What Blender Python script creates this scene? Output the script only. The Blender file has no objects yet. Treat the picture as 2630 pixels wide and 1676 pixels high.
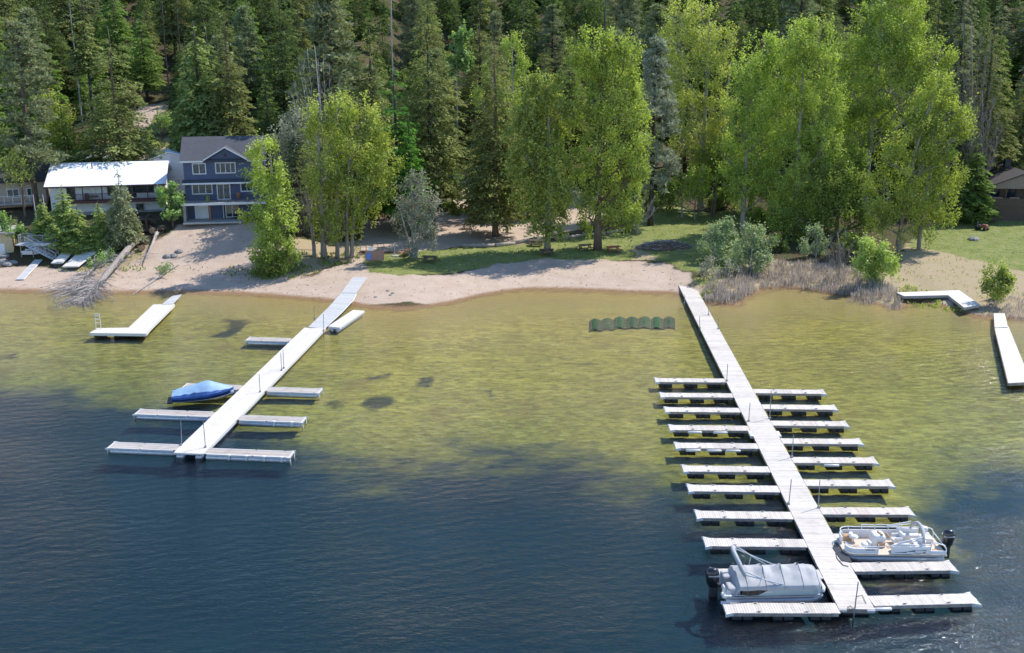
import bpy, math, random
import numpy as np
from mathutils import Vector, Matrix
random.seed(5)
RNG = np.random.default_rng(11)
R = math.radians
scene = bpy.context.scene
COL = scene.collection

# ------------------------------------------------------------------ camera model (metres; camera stands over the lake, looking +Y)
H = 30.6
F = 2800.0
TH = R(15.6)
K = 2630.0 / 2408.0
CT, ST = math.cos(TH), math.sin(TH)

def ray_s(sx, sy):
    u = (sx - 1315.0) / F; v = (838.0 - sy) / F
    return (u, CT + v * ST, -ST + v * CT)
def PZs(sx, sy, z=0.0):
    d = ray_s(sx, sy); t = (z - H) / d[2]
    return Vector((d[0] * t, d[1] * t, z))
def PZ(x, y, z=0.0): return PZs(x * K, y * K, z)
def PY(x, y, Y):
    d = ray_s(x * K, y * K); t = Y / d[1]
    return Vector((d[0] * t, Y, H + d[2] * t))
def scale_at(Y, z=5.0):          # source pixels per metre at forward distance Y
    return F / (Y * CT + (H - z) * ST)

# ------------------------------------------------------------------ terrain
SH = [(-400,686),(-200,687),(0,685),(110,688),(250,690),(400,688),(560,692),(650,697),(760,706),(800,712),(870,722),(940,727),(1000,722),
      (1060,712),(1130,695),(1200,684),(1250,680),(1330,681),(1420,684),(1500,688),(1590,690),(1640,704),(1665,716),(1735,716),(1765,694),
      (1800,679),(1850,676),(1900,681),(1960,690),(2010,700),(2060,714),(2110,728),(2135,716),(2170,712),(2230,722),(2290,744),(2330,749),(2408,752),(2600,760)]
_sh = [PZ(x, y, 0) for x, y in SH]
shX = np.array([p.x for p in _sh]); shY = np.array([p.y for p in _sh])
def sstep(a, b, x):
    t = np.clip((x - a) / (b - a), 0, 1); return t * t * (3 - 2 * t)
def nz(x, y, s=1.0):
    x = x * s; y = y * s
    return (np.sin(x * 1.3 + 0.7 * np.sin(y * 1.1 + .4)) * np.cos(y * 1.7 + 0.9 * np.sin(x * .8 + 1.2)) + .5 * np.sin(x * 3.1 + y * 2.3 + 1.7 * np.sin(y * 1.9)) + .3 * np.sin(5.3 * x - 4.1 * y)) / 1.8
def terr(X, Y):
    X = np.asarray(X, float); Y = np.asarray(Y, float)
    ys = np.interp(X, shX, shY)
    d = Y - ys
    L = np.interp(d, [0, 6, 11, 17, 22.5, 30, 42, 60, 80, 260, 400], [0, .5, 1.3, 3.3, 4.75, 5.3, 6.6, 11.5, 17, 60, 70])
    Mi = np.interp(d, [0, 5, 12, 20, 42, 55, 75, 260, 400], [0, .6, 1.25, 1.5, 2.1, 4.0, 9.5, 54, 64])
    Ri = np.interp(d, [0, 5, 15, 30, 55, 75, 260, 400], [0, .45, 1.0, 1.7, 2.9, 7.5, 50, 60])
    wl = 1 - sstep(-33, -23, X); wr = sstep(34, 50, X)
    z = L * wl + (1 - wl) * (Mi * (1 - wr) + Ri * wr)
    z = z + sstep(8, 60, d) * .18 * nz(X, Y, .25) + sstep(60, 120, d) * 1.2 * nz(X, Y, .06)
    e = -d
    edge = np.interp(X, [-60, -45, -25, -8, 6, 16, 24, 34, 60], [27, 30, 35, 41, 48, 54, 55, 49, 43])
    q = e / edge
    W = -np.interp(q, [0, .12, .45, .9, 1.0, 1.35, 1.9, 4], [0, .14, .32, .56, .70, 1.15, 1.45, 2.4])
    W = W * (1 + .10 * nz(X, Y, .3) * sstep(0, 8, e))
    return np.where(d >= 0, z, W)
def tz(x, y): return float(terr(np.array([x]), np.array([y]))[0])
def G(x, y, dz=0.0):             # where the sight line of a point of the photograph meets the ground
    d = ray_s(x * K, y * K)
    Ys = np.linspace(40, 330, 3000); t = Ys / d[1]
    zz = H + d[2] * t; tt = terr(d[0] * t, Ys) + dz
    i = np.argmax(zz <= tt)
    if zz[i] > tt[i]: i = len(Ys) - 1
    return Vector((d[0] * t[i], Ys[i], tt[i] - dz))

# ------------------------------------------------------------------ materials
def new_mat(name):
    m = bpy.data.materials.new(name); m.use_nodes = True
    nt = m.node_tree; nt.nodes.clear()
    out = nt.nodes.new('ShaderNodeOutputMaterial')
    return m, nt, out
def N(nt, t, **kw):
    n = nt.nodes.new(t)
    for k, v in kw.items():
        if k in n.inputs.keys(): n.inputs[k].default_value = v
        else: setattr(n, k, v)
    return n
def L(nt, a, b): nt.links.new(a, b)
def ramp(nt, fac, stops):
    r = nt.nodes.new('ShaderNodeValToRGB')
    el = r.color_ramp.elements
    while len(el) < len(stops): el.new(0.5)
    for e, (p, c) in zip(el, stops):
        e.position = p; e.color = (*c, 1) if len(c) == 3 else c
    L(nt, fac, r.inputs['Fac']); return r
def mixc(nt, fac, a, b, bt='MIX'):
    m = nt.nodes.new('ShaderNodeMix'); m.data_type = 'RGBA'; m.blend_type = bt
    for s, v in ((0, fac), (6, a), (7, b)):
        if hasattr(v, 'links'): L(nt, v, m.inputs[s])
        elif s == 0: m.inputs[s].default_value = v
        else: m.inputs[s].default_value = (*v, 1)
    return m.outputs[2]
def math_(nt, op, a, b=0.0, clamp=False):
    m = nt.nodes.new('ShaderNodeMath'); m.operation = op; m.use_clamp = clamp
    for i, v in enumerate((a, b)):
        if hasattr(v, 'links'): L(nt, v, m.inputs[i])
        else: m.inputs[i].default_value = v
    return m.outputs[0]
def coords(nt, scale=(1, 1, 1)):
    tc = nt.nodes.new('ShaderNodeTexCoord'); mp = nt.nodes.new('ShaderNodeMapping')
    mp.inputs['Scale'].default_value = scale
    L(nt, tc.outputs['Object'], mp.inputs['Vector']); return mp.outputs['Vector']
def noise(nt, vec, scale, detail=3.0, rough=.55):
    n = N(nt, 'ShaderNodeTexNoise', Scale=scale, Detail=detail, Roughness=rough)
    L(nt, vec, n.inputs['Vector']); return n.outputs['Fac']

def M_basic(name, c, rough=.6, var=.15, scale=3.0, metal=0.0, bump=0.0, stretch=(1, 1, 1), spec=.5, attr=False, stain=None, coat=0.0):
    m, nt, out = new_mat(name)
    b = N(nt, 'ShaderNodeBsdfPrincipled', Roughness=rough, Metallic=metal)
    b.inputs['Specular IOR Level'].default_value = spec
    b.inputs['Coat Weight'].default_value = coat
    v = coords(nt, stretch); f = noise(nt, v, scale, 4)
    hi = tuple(min(1, x * (1 + var)) for x in c); lo = tuple(x * (1 - var) for x in c)
    col = ramp(nt, f, [(.3, lo), (.7, hi)]).outputs[0]
    if stain:
        f2 = noise(nt, coords(nt, (1, 1, 1)), scale * .37 + .3, 5, .65)
        k = ramp(nt, f2, [(.52, (0, 0, 0)), (.68, (1, 1, 1))]).outputs[0]
        col = mixc(nt, math_(nt, 'MULTIPLY', k, .55), col, stain)
    if attr:
        a = N(nt, 'ShaderNodeAttribute', attribute_name='tint')
        col = mixc(nt, 1.0, col, a.outputs['Color'], 'MULTIPLY')
    L(nt, col, b.inputs['Base Color'])
    if bump:
        bp = N(nt, 'ShaderNodeBump', Strength=bump, Distance=.02); L(nt, f, bp.inputs['Height']); L(nt, bp.outputs[0], b.inputs['Normal'])
    L(nt, b.outputs[0], out.inputs['Surface']); return m

def M_leaf(name, dark, light, trans=.42, tcol=None, gloss=.018, hue=.06):
    m, nt, out = new_mat(name)
    a = N(nt, 'ShaderNodeAttribute', attribute_name='tint')
    oi = nt.nodes.new('ShaderNodeObjectInfo')
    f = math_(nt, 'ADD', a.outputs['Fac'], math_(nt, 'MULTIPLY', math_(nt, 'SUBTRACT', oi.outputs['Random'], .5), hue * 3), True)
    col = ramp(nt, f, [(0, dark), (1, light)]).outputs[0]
    hs = N(nt, 'ShaderNodeHueSaturation')
    L(nt, math_(nt, 'ADD', .5, math_(nt, 'MULTIPLY', math_(nt, 'SUBTRACT', oi.outputs['Random'], .5), hue * .35)), hs.inputs['Hue'])
    L(nt, col, hs.inputs['Color'])
    d = N(nt, 'ShaderNodeBsdfDiffuse'); L(nt, hs.outputs[0], d.inputs['Color'])
    t = N(nt, 'ShaderNodeBsdfTranslucent')
    L(nt, mixc(nt, 1.0, hs.outputs[0], tcol or (1.25, 1.38, .62), 'MULTIPLY'), t.inputs['Color'])
    mx = N(nt, 'ShaderNodeMixShader'); mx.inputs[0].default_value = trans
    L(nt, d.outputs[0], mx.inputs[1]); L(nt, t.outputs[0], mx.inputs[2])
    g = N(nt, 'ShaderNodeBsdfGlossy', Roughness=.42); g.inputs['Color'].default_value = (.8, .85, .8, 1)
    m2 = N(nt, 'ShaderNodeMixShader'); m2.inputs[0].default_value = gloss
    L(nt, mx.outputs[0], m2.inputs[1]); L(nt, g.outputs[0], m2.inputs[2])
    L(nt, m2.outputs[0], out.inputs['Surface']); return m

MT = {}
def setup_mats():
    B = M_basic
    MT['plank'] = B('weathered_plank', (.62, .57, .505), .8, .12, 2.2, stretch=(1, 6, 1), bump=.3, attr=True, stain=(.47, .43, .385))
    MT['grey_plank'] = B('grey_plank', (.45, .415, .375), .8, .14, 2.0, stretch=(1, 7, 1), bump=.3, attr=True, stain=(.3, .27, .24))
    MT['cream_plank'] = B('cream_deck', (.62, .575, .49), .75, .05, 2.0, attr=True)
    MT['white_plank'] = B('white_deck', (.69, .65, .59), .7, .06, 1.5, attr=True, stain=(.6, .57, .52))
    MT['alu_grate'] = B('aluminium_grating', (.60, .595, .585), .55, .08, 5, metal=.15, attr=True)
    MT['frame_wood'] = B('dock_frame_timber', (.33, .27, .23), .8, .25, 3, bump=.2, stain=(.5, .47, .43))
    MT['black_float'] = B('black_float_plastic', (.025, .026, .03), .5, .3, 4)
    MT['white_plastic'] = B('white_plastic', (.68, .66, .63), .4, .05, 4)
    MT['pale_metal'] = B('galvanised_metal', (.55, .56, .58), .42, .1, 6, metal=.5)
    MT['pontoon_metal'] = B('pontoon_aluminium', (.50, .51, .55), .38, .12, 3, metal=.55, stain=(.35, .36, .33))
    MT['pole_metal'] = B('pole_steel', (.30, .30, .31), .5, .15, 8, metal=.4)
    MT['dark_metal'] = B('dark_metal', (.05, .05, .055), .5, .2, 6, metal=.3)
    MT['rope'] = B('rope', (.10, .09, .08), .9, .2, 9)
    MT['sand_wood'] = B('bark_grey', (.31, .27, .235), .9, .35, 2.5, stretch=(3, 3, .5), bump=.5)
    MT['bark_brown'] = B('bark_brown', (.15, .105, .075), .9, .4, 2.5, stretch=(3, 3, .5), bump=.6)
    MT['bark_pale'] = B('bark_pale', (.36, .34, .31), .9, .3, 2.5, stretch=(2, 2, .6), bump=.4)
    MT['bark_dark'] = B('bark_dark', (.07, .055, .045), .9, .4, 2.5, stretch=(3, 3, .5), bump=.5)
    MT['dead_wood'] = B('dead_wood', (.40, .36, .33), .9, .25, 4)
    MT['twig_grey'] = B('twig_grey', (.27, .235, .215), .9, .25, 4)
    MT['driftwood'] = B('driftwood', (.16, .125, .10), .95, .5, .8)
    MT['cut_wood'] = B('cut_wood', (.50, .33, .19), .85, .2, 8)
    MT['root_soil'] = B('root_soil', (.10, .065, .045), .95, .4, 4, bump=.8)
    MT['rock'] = B('rock', (.26, .25, .235), .9, .3, 3, bump=.6)
    MT['blue_siding'] = M_siding('blue_siding', (.09, .113, .195), .30)
    MT['white_siding'] = B('white_stucco', (.82, .80, .77), .85, .05, 2, stain=(.5, .48, .44))
    MT['white_paint'] = B('white_paint', (.80, .80, .79), .5, .03, 3)
    MT['grey_base'] = B('concrete_grey', (.36, .35, .33), .9, .18, 2, bump=.2, stain=(.22, .21, .19))
    MT['slab'] = B('patio_concrete', (.42, .42, .41), .85, .12, 1.5, stain=(.3, .3, .29))
    MT['shingle'] = M_shingle('grey_shingle', (.075, .077, .09))
    MT['brown_shingle'] = M_shingle('brown_shingle', (.055, .048, .045))
    MT['white_roof'] = B('white_membrane_roof', (.83, .84, .86), .6, .04, .8, stain=(.70, .62, .50))
    MT['maroon'] = B('maroon_timber', (.105, .04, .036), .7, .2, 4)
    MT['brown_siding'] = B('brown_board_siding', (.10, .065, .045), .8, .25, 3, stretch=(6, 6, .5))
    MT['tan_board'] = B('tan_board', (.27, .205, .16), .8, .12, 3)
    MT['tan_wall'] = B('tan_wall', (.50, .38, .29), .8, .1, 3)
    MT['yellow_wall'] = B('pale_yellow_wall', (.62, .50, .29), .85, .08, 2)
    MT['glass'] = M_glass('window_glass')
    MT['cedar_post'] = B('cedar_post', (.30, .14, .065), .8, .2, 4)
    MT['blue_tarp'] = B('blue_boat_cover', (.27, .42, .59), .55, .10, 2.5, bump=.35)
    MT['blue_skirt'] = B('blue_cover_skirt', (.035, .10, .32), .6, .2, 2.5, bump=.4)
    MT['navy'] = B('navy_gelcoat', (.012, .03, .11), .25, .1, 2, coat=.5)
    MT['gelcoat'] = B('white_gelcoat', (.80, .80, .79), .25, .03, 2, coat=.4)
    MT['grey_canvas'] = B('grey_canvas', (.42, .42, .425), .8, .06, 2.2, bump=.25)
    MT['teal_panel'] = B('pale_teal_panel', (.36, .47, .50), .35, .06, 2, metal=.25)
    MT['beige'] = B('beige_deck_carpet', (.62, .52, .42), .95, .1, 8)
    MT['vinyl'] = B('white_vinyl', (.76, .73, .69), .45, .04, 3)
    MT['tan_vinyl'] = B('tan_vinyl', (.46, .30, .18), .6, .1, 3)
    MT['black_gloss'] = B('black_cowling', (.012, .012, .016), .22, .2, 3, coat=.6)
    MT['redwood'] = B('redwood_table', (.38, .12, .07), .75, .2, 3)
    MT['table_wood'] = B('dark_table_wood', (.13, .09, .065), .85, .3, 3)
    MT['board_brown'] = B('notice_board_brown', (.36, .20, .145), .8, .12, 2)
    MT['map_blue'] = B('map_blue', (.12, .24, .60), .7, .1, 6)
    MT['green_mat'] = B('green_mat', (.022, .070, .020), .9, .3, 5, bump=.3, attr=True)
    MT['mower_red'] = B('mower_red_brown', (.28, .09, .06), .5, .2, 5)
    MT['tyre'] = B('tyre_rubber', (.02, .02, .02), .85, .2, 8)
    MT['grey_pipe'] = B('grey_paint', (.42, .45, .49), .5, .08, 5, metal=.2)
    MT['reed'] = M_leaf('dry_reed', (.27, .235, .205), (.60, .54, .48), .40, (1, .95, .9), .0, .0)
    MT['cotton'] = M_leaf('cottonwood_leaf', (.18, .235, .05), (.60, .66, .165), .42)
    MT['cotton_pale'] = M_leaf('pale_cottonwood_leaf', (.32, .36, .09), (.68, .69, .22), .40)
    MT['cotton_deep'] = M_leaf('deep_green_leaf', (.12, .185, .045), (.40, .49, .12), .39)
    MT['birch_leaf'] = M_leaf('weeping_leaf', (.21, .25, .065), (.55, .60, .17), .42)
    MT['cedar_bright'] = M_leaf('bright_cedar_spray', (.25, .32, .10), (.60, .68, .26), .45, (1.1, 1.2, .75), .0, .06)
    MT['bush_leaf'] = M_leaf('bright_bush_leaf', (.16, .25, .08), (.42, .55, .20), .38)
    MT['willow_leaf'] = M_leaf('silvery_willow_leaf', (.24, .31, .15), (.54, .63, .34), .38, (1.05, 1.12, .8))
    MT['lime_leaf'] = M_leaf('lime_willow_leaf', (.30, .37, .10), (.62, .68, .24), .42)
    MT['twig_leaf'] = M_leaf('sparse_grey_leaf', (.22, .23, .15), (.48, .48, .36), .35, (1.05, 1.05, .85))
    MT['fir'] = M_leaf('fir_needle', (.14, .16, .062), (.39, .42, .155), .34, (1.1, 1.15, .75), .0, .06)
    MT['fir_dark'] = M_leaf('dark_fir_needle', (.065, .10, .04), (.235, .30, .105), .36, (1.1, 1.2, .75), .0, .07)
    MT['fir_green'] = M_leaf('green_fir_needle', (.13, .20, .055), (.36, .47, .14), .38, (1.1, 1.2, .7), .0, .07)
    MT['pine'] = M_leaf('pine_needle', (.165, .185, .105), (.42, .45, .24), .3, (1.05, 1.1, .8), .0, .06)
    MT['pine_silver'] = M_leaf('silver_pine_needle', (.24, .26, .19), (.50, .53, .38), .28, (1, 1.05, .9), .0, .05)
    MT['larch'] = M_leaf('larch_needle', (.10, .20, .045), (.25, .44, .11), .45, None, .0, .05)
    MT['cedar'] = M_leaf('cedar_spray', (.17, .21, .075), (.46, .52, .20), .4, (1.1, 1.2, .75), .0, .06)
    MT['shrub_dark'] = M_leaf('undergrowth_leaf', (.05, .085, .025), (.22, .32, .07), .42, hue=0)
    MT['grass_leaf'] = M_leaf('grass_blade', (.12, .18, .04), (.40, .46, .15), .4, hue=0, gloss=.0)

def M_siding(name, c, h):
    m, nt, out = new_mat(name)
    b = N(nt, 'ShaderNodeBsdfPrincipled', Roughness=.65)
    v = coords(nt, (1, 1, 1)); sp = nt.nodes.new('ShaderNodeSeparateXYZ'); L(nt, v, sp.inputs[0])
    fr = math_(nt, 'FRACT', math_(nt, 'DIVIDE', sp.outputs['X'], h))
    line = math_(nt, 'LESS_THAN', fr, .12)
    f = noise(nt, v, 2.0, 4)
    col = ramp(nt, f, [(.3, tuple(x * .92 for x in c)), (.7, tuple(x * 1.08 for x in c))]).outputs[0]
    L(nt, col, b.inputs['Base Color'])
    bp = N(nt, 'ShaderNodeBump', Strength=.6, Distance=.03); L(nt, line, bp.inputs['Height']); L(nt, bp.outputs[0], b.inputs['Normal'])
    L(nt, b.outputs[0], out.inputs['Surface']); return m
def M_shingle(name, c):
    m, nt, out = new_mat(name)
    b = N(nt, 'ShaderNodeBsdfPrincipled', Roughness=.9)
    v = coords(nt, (1, 1, 1))
    br = N(nt, 'ShaderNodeTexBrick', Scale=2.4)
    br.inputs['Color1'].default_value = (*[x * 1.25 for x in c], 1); br.inputs['Color2'].default_value = (*[x * .85 for x in c], 1)
    br.inputs['Mortar'].default_value = (*[x * .6 for x in c], 1); br.inputs['Mortar Size'].default_value = .02
    L(nt, v, br.inputs['Vector'])
    f = noise(nt, v, 1.3, 5)
    col = mixc(nt, .5, br.outputs['Color'], ramp(nt, f, [(.3, tuple(x * .8 for x in c)), (.7, tuple(x * 1.2 for x in c))]).outputs[0])
    L(nt, col, b.inputs['Base Color']); L(nt, b.outputs[0], out.inputs['Surface']); return m
def M_glass(name):
    m, nt, out = new_mat(name)
    b = N(nt, 'ShaderNodeBsdfPrincipled', Roughness=.04)
    f = noise(nt, coords(nt, (1, 1, 1)), 1.1, 3)
    L(nt, ramp(nt, f, [(.35, (.012, .02, .032)), (.7, (.05, .07, .10))]).outputs[0], b.inputs['Base Color'])
    b.inputs['Specular IOR Level'].default_value = .9
    L(nt, b.outputs[0], out.inputs['Surface']); return m

def M_ground():
    m, nt, out = new_mat('shore_ground')
    b = N(nt, 'ShaderNodeBsdfPrincipled', Roughness=.95); b.inputs['Specular IOR Level'].default_value = .15
    v = coords(nt, (1, 1, 1))
    a = N(nt, 'ShaderNodeAttribute', attribute_name='cover')
    sc = nt.nodes.new('ShaderNodeSeparateColor'); L(nt, a.outputs['Color'], sc.inputs[0])
    n1 = noise(nt, v, .55, 6, .65); n2 = noise(nt, v, 4.0, 4, .7); n3 = noise(nt, v, .12, 4)
    n4 = noise(nt, v, 1.6, 5, .7)
    def edge(ch, lo=.35, hi=.65, amt=.7):
        s = math_(nt, 'ADD', ch, math_(nt, 'MULTIPLY', math_(nt, 'SUBTRACT', n4, .5), amt))
        s = math_(nt, 'ADD', s, math_(nt, 'MULTIPLY', math_(nt, 'SUBTRACT', n2, .5), amt * .6))
        return ramp(nt, s, [(lo, (0, 0, 0)), (hi, (1, 1, 1))]).outputs[0]
    forest = mixc(nt, ramp(nt, n1, [(.4, (0, 0, 0)), (.62, (1, 1, 1))]).outputs[0], (.085, .058, .036), (.055, .07, .022))
    forest = mixc(nt, ramp(nt, n2, [(.5, (0, 0, 0)), (.7, (1, 1, 1))]).outputs[0], forest, (.17, .12, .08))
    dry = mixc(nt, n1, (.40, .29, .215), (.33, .28, .14))
    dry = mixc(nt, math_(nt, 'MULTIPLY', n2, .5), dry, (.42, .35, .22))
    lawn = mixc(nt, ramp(nt, n1, [(.3, (0, 0, 0)), (.75, (1, 1, 1))]).outputs[0], (.14, .175, .045), (.285, .31, .095))
    lawn = mixc(nt, math_(nt, 'MULTIPLY', n2, .4), lawn, (.10, .14, .035))
    lawn = mixc(nt, ramp(nt, n4, [(.50, (0, 0, 0)), (.66, (.75, .75, .75))]).outputs[0], lawn, (.31, .26, .15))
    sand = mixc(nt, ramp(nt, n1, [(.3, (0, 0, 0)), (.7, (1, 1, 1))]).outputs[0], (.44, .335, .255), (.53, .42, .335))
    sand = mixc(nt, ramp(nt, n2, [(.55, (0, 0, 0)), (.78, (.6, .6, .6))]).outputs[0], sand, (.34, .26, .195))
    col = mixc(nt, edge(sc.outputs['Blue']), forest, dry)
    col = mixc(nt, edge(sc.outputs['Green']), col, lawn)
    col = mixc(nt, edge(sc.outputs['Red']), col, sand)
    geo = nt.nodes.new('ShaderNodeNewGeometry'); sp = nt.nodes.new('ShaderNodeSeparateXYZ'); L(nt, geo.outputs['Position'], sp.inputs[0])
    zz = sp.outputs['Z']
    def mr(x, a0, a1):
        k = N(nt, 'ShaderNodeMapRange'); k.interpolation_type = 'SMOOTHSTEP'
        L(nt, x, k.inputs['Value']); k.inputs['From Min'].default_value = a0; k.inputs['From Max'].default_value = a1
        return k.outputs['Result']
    wet = mr(math_(nt, 'ADD', zz, math_(nt, 'MULTIPLY', math_(nt, 'SUBTRACT', n4, .5), .12)), .17, .03)      # the damp strip at the water's edge
    col = mixc(nt, wet, col, (.25, .155, .085))
    vb = coords(nt, (.35, 1, 1))
    nb = noise(nt, vb, .5, 6, .7); nb2 = noise(nt, vb, 2.6, 5, .75); nb3 = noise(nt, v, .11, 4, .6)
    bed = mixc(nt, ramp(nt, nb, [(.35, (0, 0, 0)), (.68, (1, 1, 1))]).outputs[0], (.42, .335, .062), (.70, .565, .115))
    bed = mixc(nt, ramp(nt, noise(nt, coords(nt, (.6, 1.1, 1)), 1.5, 6, .75), [(.40, (0, 0, 0)), (.62, (.95, .95, .95))]).outputs[0], bed, (.27, .215, .045))  # dark mottle painted into the bed colour for ripple and caustic contrast
    bed = mixc(nt, ramp(nt, nb2, [(.50, (0, 0, 0)), (.72, (.9, .9, .9))]).outputs[0], bed, (.78, .66, .18))
    bed = mixc(nt, ramp(nt, nb3, [(.58, (0, 0, 0)), (.70, (.8, .8, .8))]).outputs[0], bed, (.36, .24, .075))
    bed = mixc(nt, ramp(nt, noise(nt, vb, .16, 5, .6), [(.66, (0, 0, 0)), (.72, (.8, .8, .8))]).outputs[0], bed, (.10, .105, .05))
    bed = mixc(nt, edge(sc.outputs['Blue'], .35, .75), bed, (.07, .075, .035))
    deep_tint = mixc(nt, nb2, (.007, .036, .072), (.024, .068, .078))  # deep water's dimming and blue scattered light, painted into the bed colour
    bed = mixc(nt, mr(math_(nt, 'ADD', zz, math_(nt, 'MULTIPLY', math_(nt, 'SUBTRACT', nb, .5), -.55)), -.63, -.93), bed, deep_tint)
    bed = mixc(nt, mr(zz, -.30, -.10), bed, (.44, .35, .13))
    col = mixc(nt, mr(zz, .015, -.05), col, bed)
    L(nt, col, b.inputs['Base Color'])
    bp = N(nt, 'ShaderNodeBump', Strength=.7, Distance=.10); L(nt, math_(nt, 'ADD', n2, math_(nt, 'MULTIPLY', n4, .8)), bp.inputs['Height']); L(nt, bp.outputs[0], b.inputs['Normal'])
    L(nt, b.outputs[0], out.inputs['Surface']); return m

def M_water():
    m, nt, out = new_mat('lake_water')
    v1 = coords(nt, (.62, 1.25, 1)); v2 = coords(nt, (1.2, 2.0, 1)); v3 = coords(nt, (.05, .09, 1))
    w1 = noise(nt, v1, 1.55, 5, .66); w2 = noise(nt, v2, 3.4, 3, .6)
    wv = N(nt, 'ShaderNodeTexWave', Scale=.30, Distortion=7.0, Detail=3.0); wv.inputs['Detail Scale'].default_value = 1.4
    rot = nt.nodes.new('ShaderNodeMapping'); rot.inputs['Rotation'].default_value = (0, 0, R(72)); L(nt, coords(nt), rot.inputs['Vector']); L(nt, rot.outputs[0], wv.inputs['Vector'])
    hgt = math_(nt, 'ADD', math_(nt, 'MULTIPLY', w1, 1.0), math_(nt, 'MULTIPLY', w2, .38))
    hgt = math_(nt, 'ADD', hgt, math_(nt, 'MULTIPLY', wv.outputs['Fac'], .16))
    gust = noise(nt, v3, 1.0, 3)
    bp = N(nt, 'ShaderNodeBump', Distance=.185)
    L(nt, ramp(nt, gust, [(.36, (.50,) * 3), (.62, (.82,) * 3)]).outputs[0], bp.inputs['Strength'])
    L(nt, hgt, bp.inputs['Height'])
    fr = N(nt, 'ShaderNodeFresnel', IOR=1.333); L(nt, bp.outputs[0], fr.inputs['Normal'])
    g = N(nt, 'ShaderNodeBsdfGlossy', Roughness=.07); g.inputs['Color'].default_value = (1, 1, 1, 1); L(nt, bp.outputs[0], g.inputs['Normal'])
    t = N(nt, 'ShaderNodeBsdfTransparent')
    mx = N(nt, 'ShaderNodeMixShader'); L(nt, fr.outputs[0], mx.inputs[0]); L(nt, t.outputs[0], mx.inputs[1]); L(nt, g.outputs[0], mx.inputs[2])
    L(nt, mx.outputs[0], out.inputs['Surface'])
    va = N(nt, 'ShaderNodeVolumeAbsorption', Density=.27); va.inputs['Color'].default_value = (.10, .44, .42, 1)
    L(nt, va.outputs[0], out.inputs['Volume'])
    return m

# ------------------------------------------------------------------ mesh helpers
def obj_from(name, me, mat=None, parent=None, loc=None, rz=0.0):
    o = bpy.data.objects.new(name, me); COL.objects.link(o)
    if mat is not None: me.materials.append(mat)
    if parent: o.parent = parent
    if loc is not None: o.location = loc
    if rz: o.rotation_euler = (0, 0, rz)
    return o
def tag(o, label=None, cat=None, group=None, kind=None):
    if label: o['label'] = label
    if cat: o['category'] = cat
    if group: o['group'] = group
    if kind: o['kind'] = kind
    return o
def thing(name, label, cat, loc=(0, 0, 0), rz=0.0, group=None):
    o = bpy.data.objects.new(name, None); COL.objects.link(o); o.empty_display_size = .3
    o.location = loc; o.rotation_euler = (0, 0, rz)
    return tag(o, label, cat, group)
def copy_tree(o, parent=None):
    c = o.copy(); COL.objects.link(c)
    if parent: c.parent = parent
    for ch in list(o.children): copy_tree(ch, c)
    return c

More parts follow.
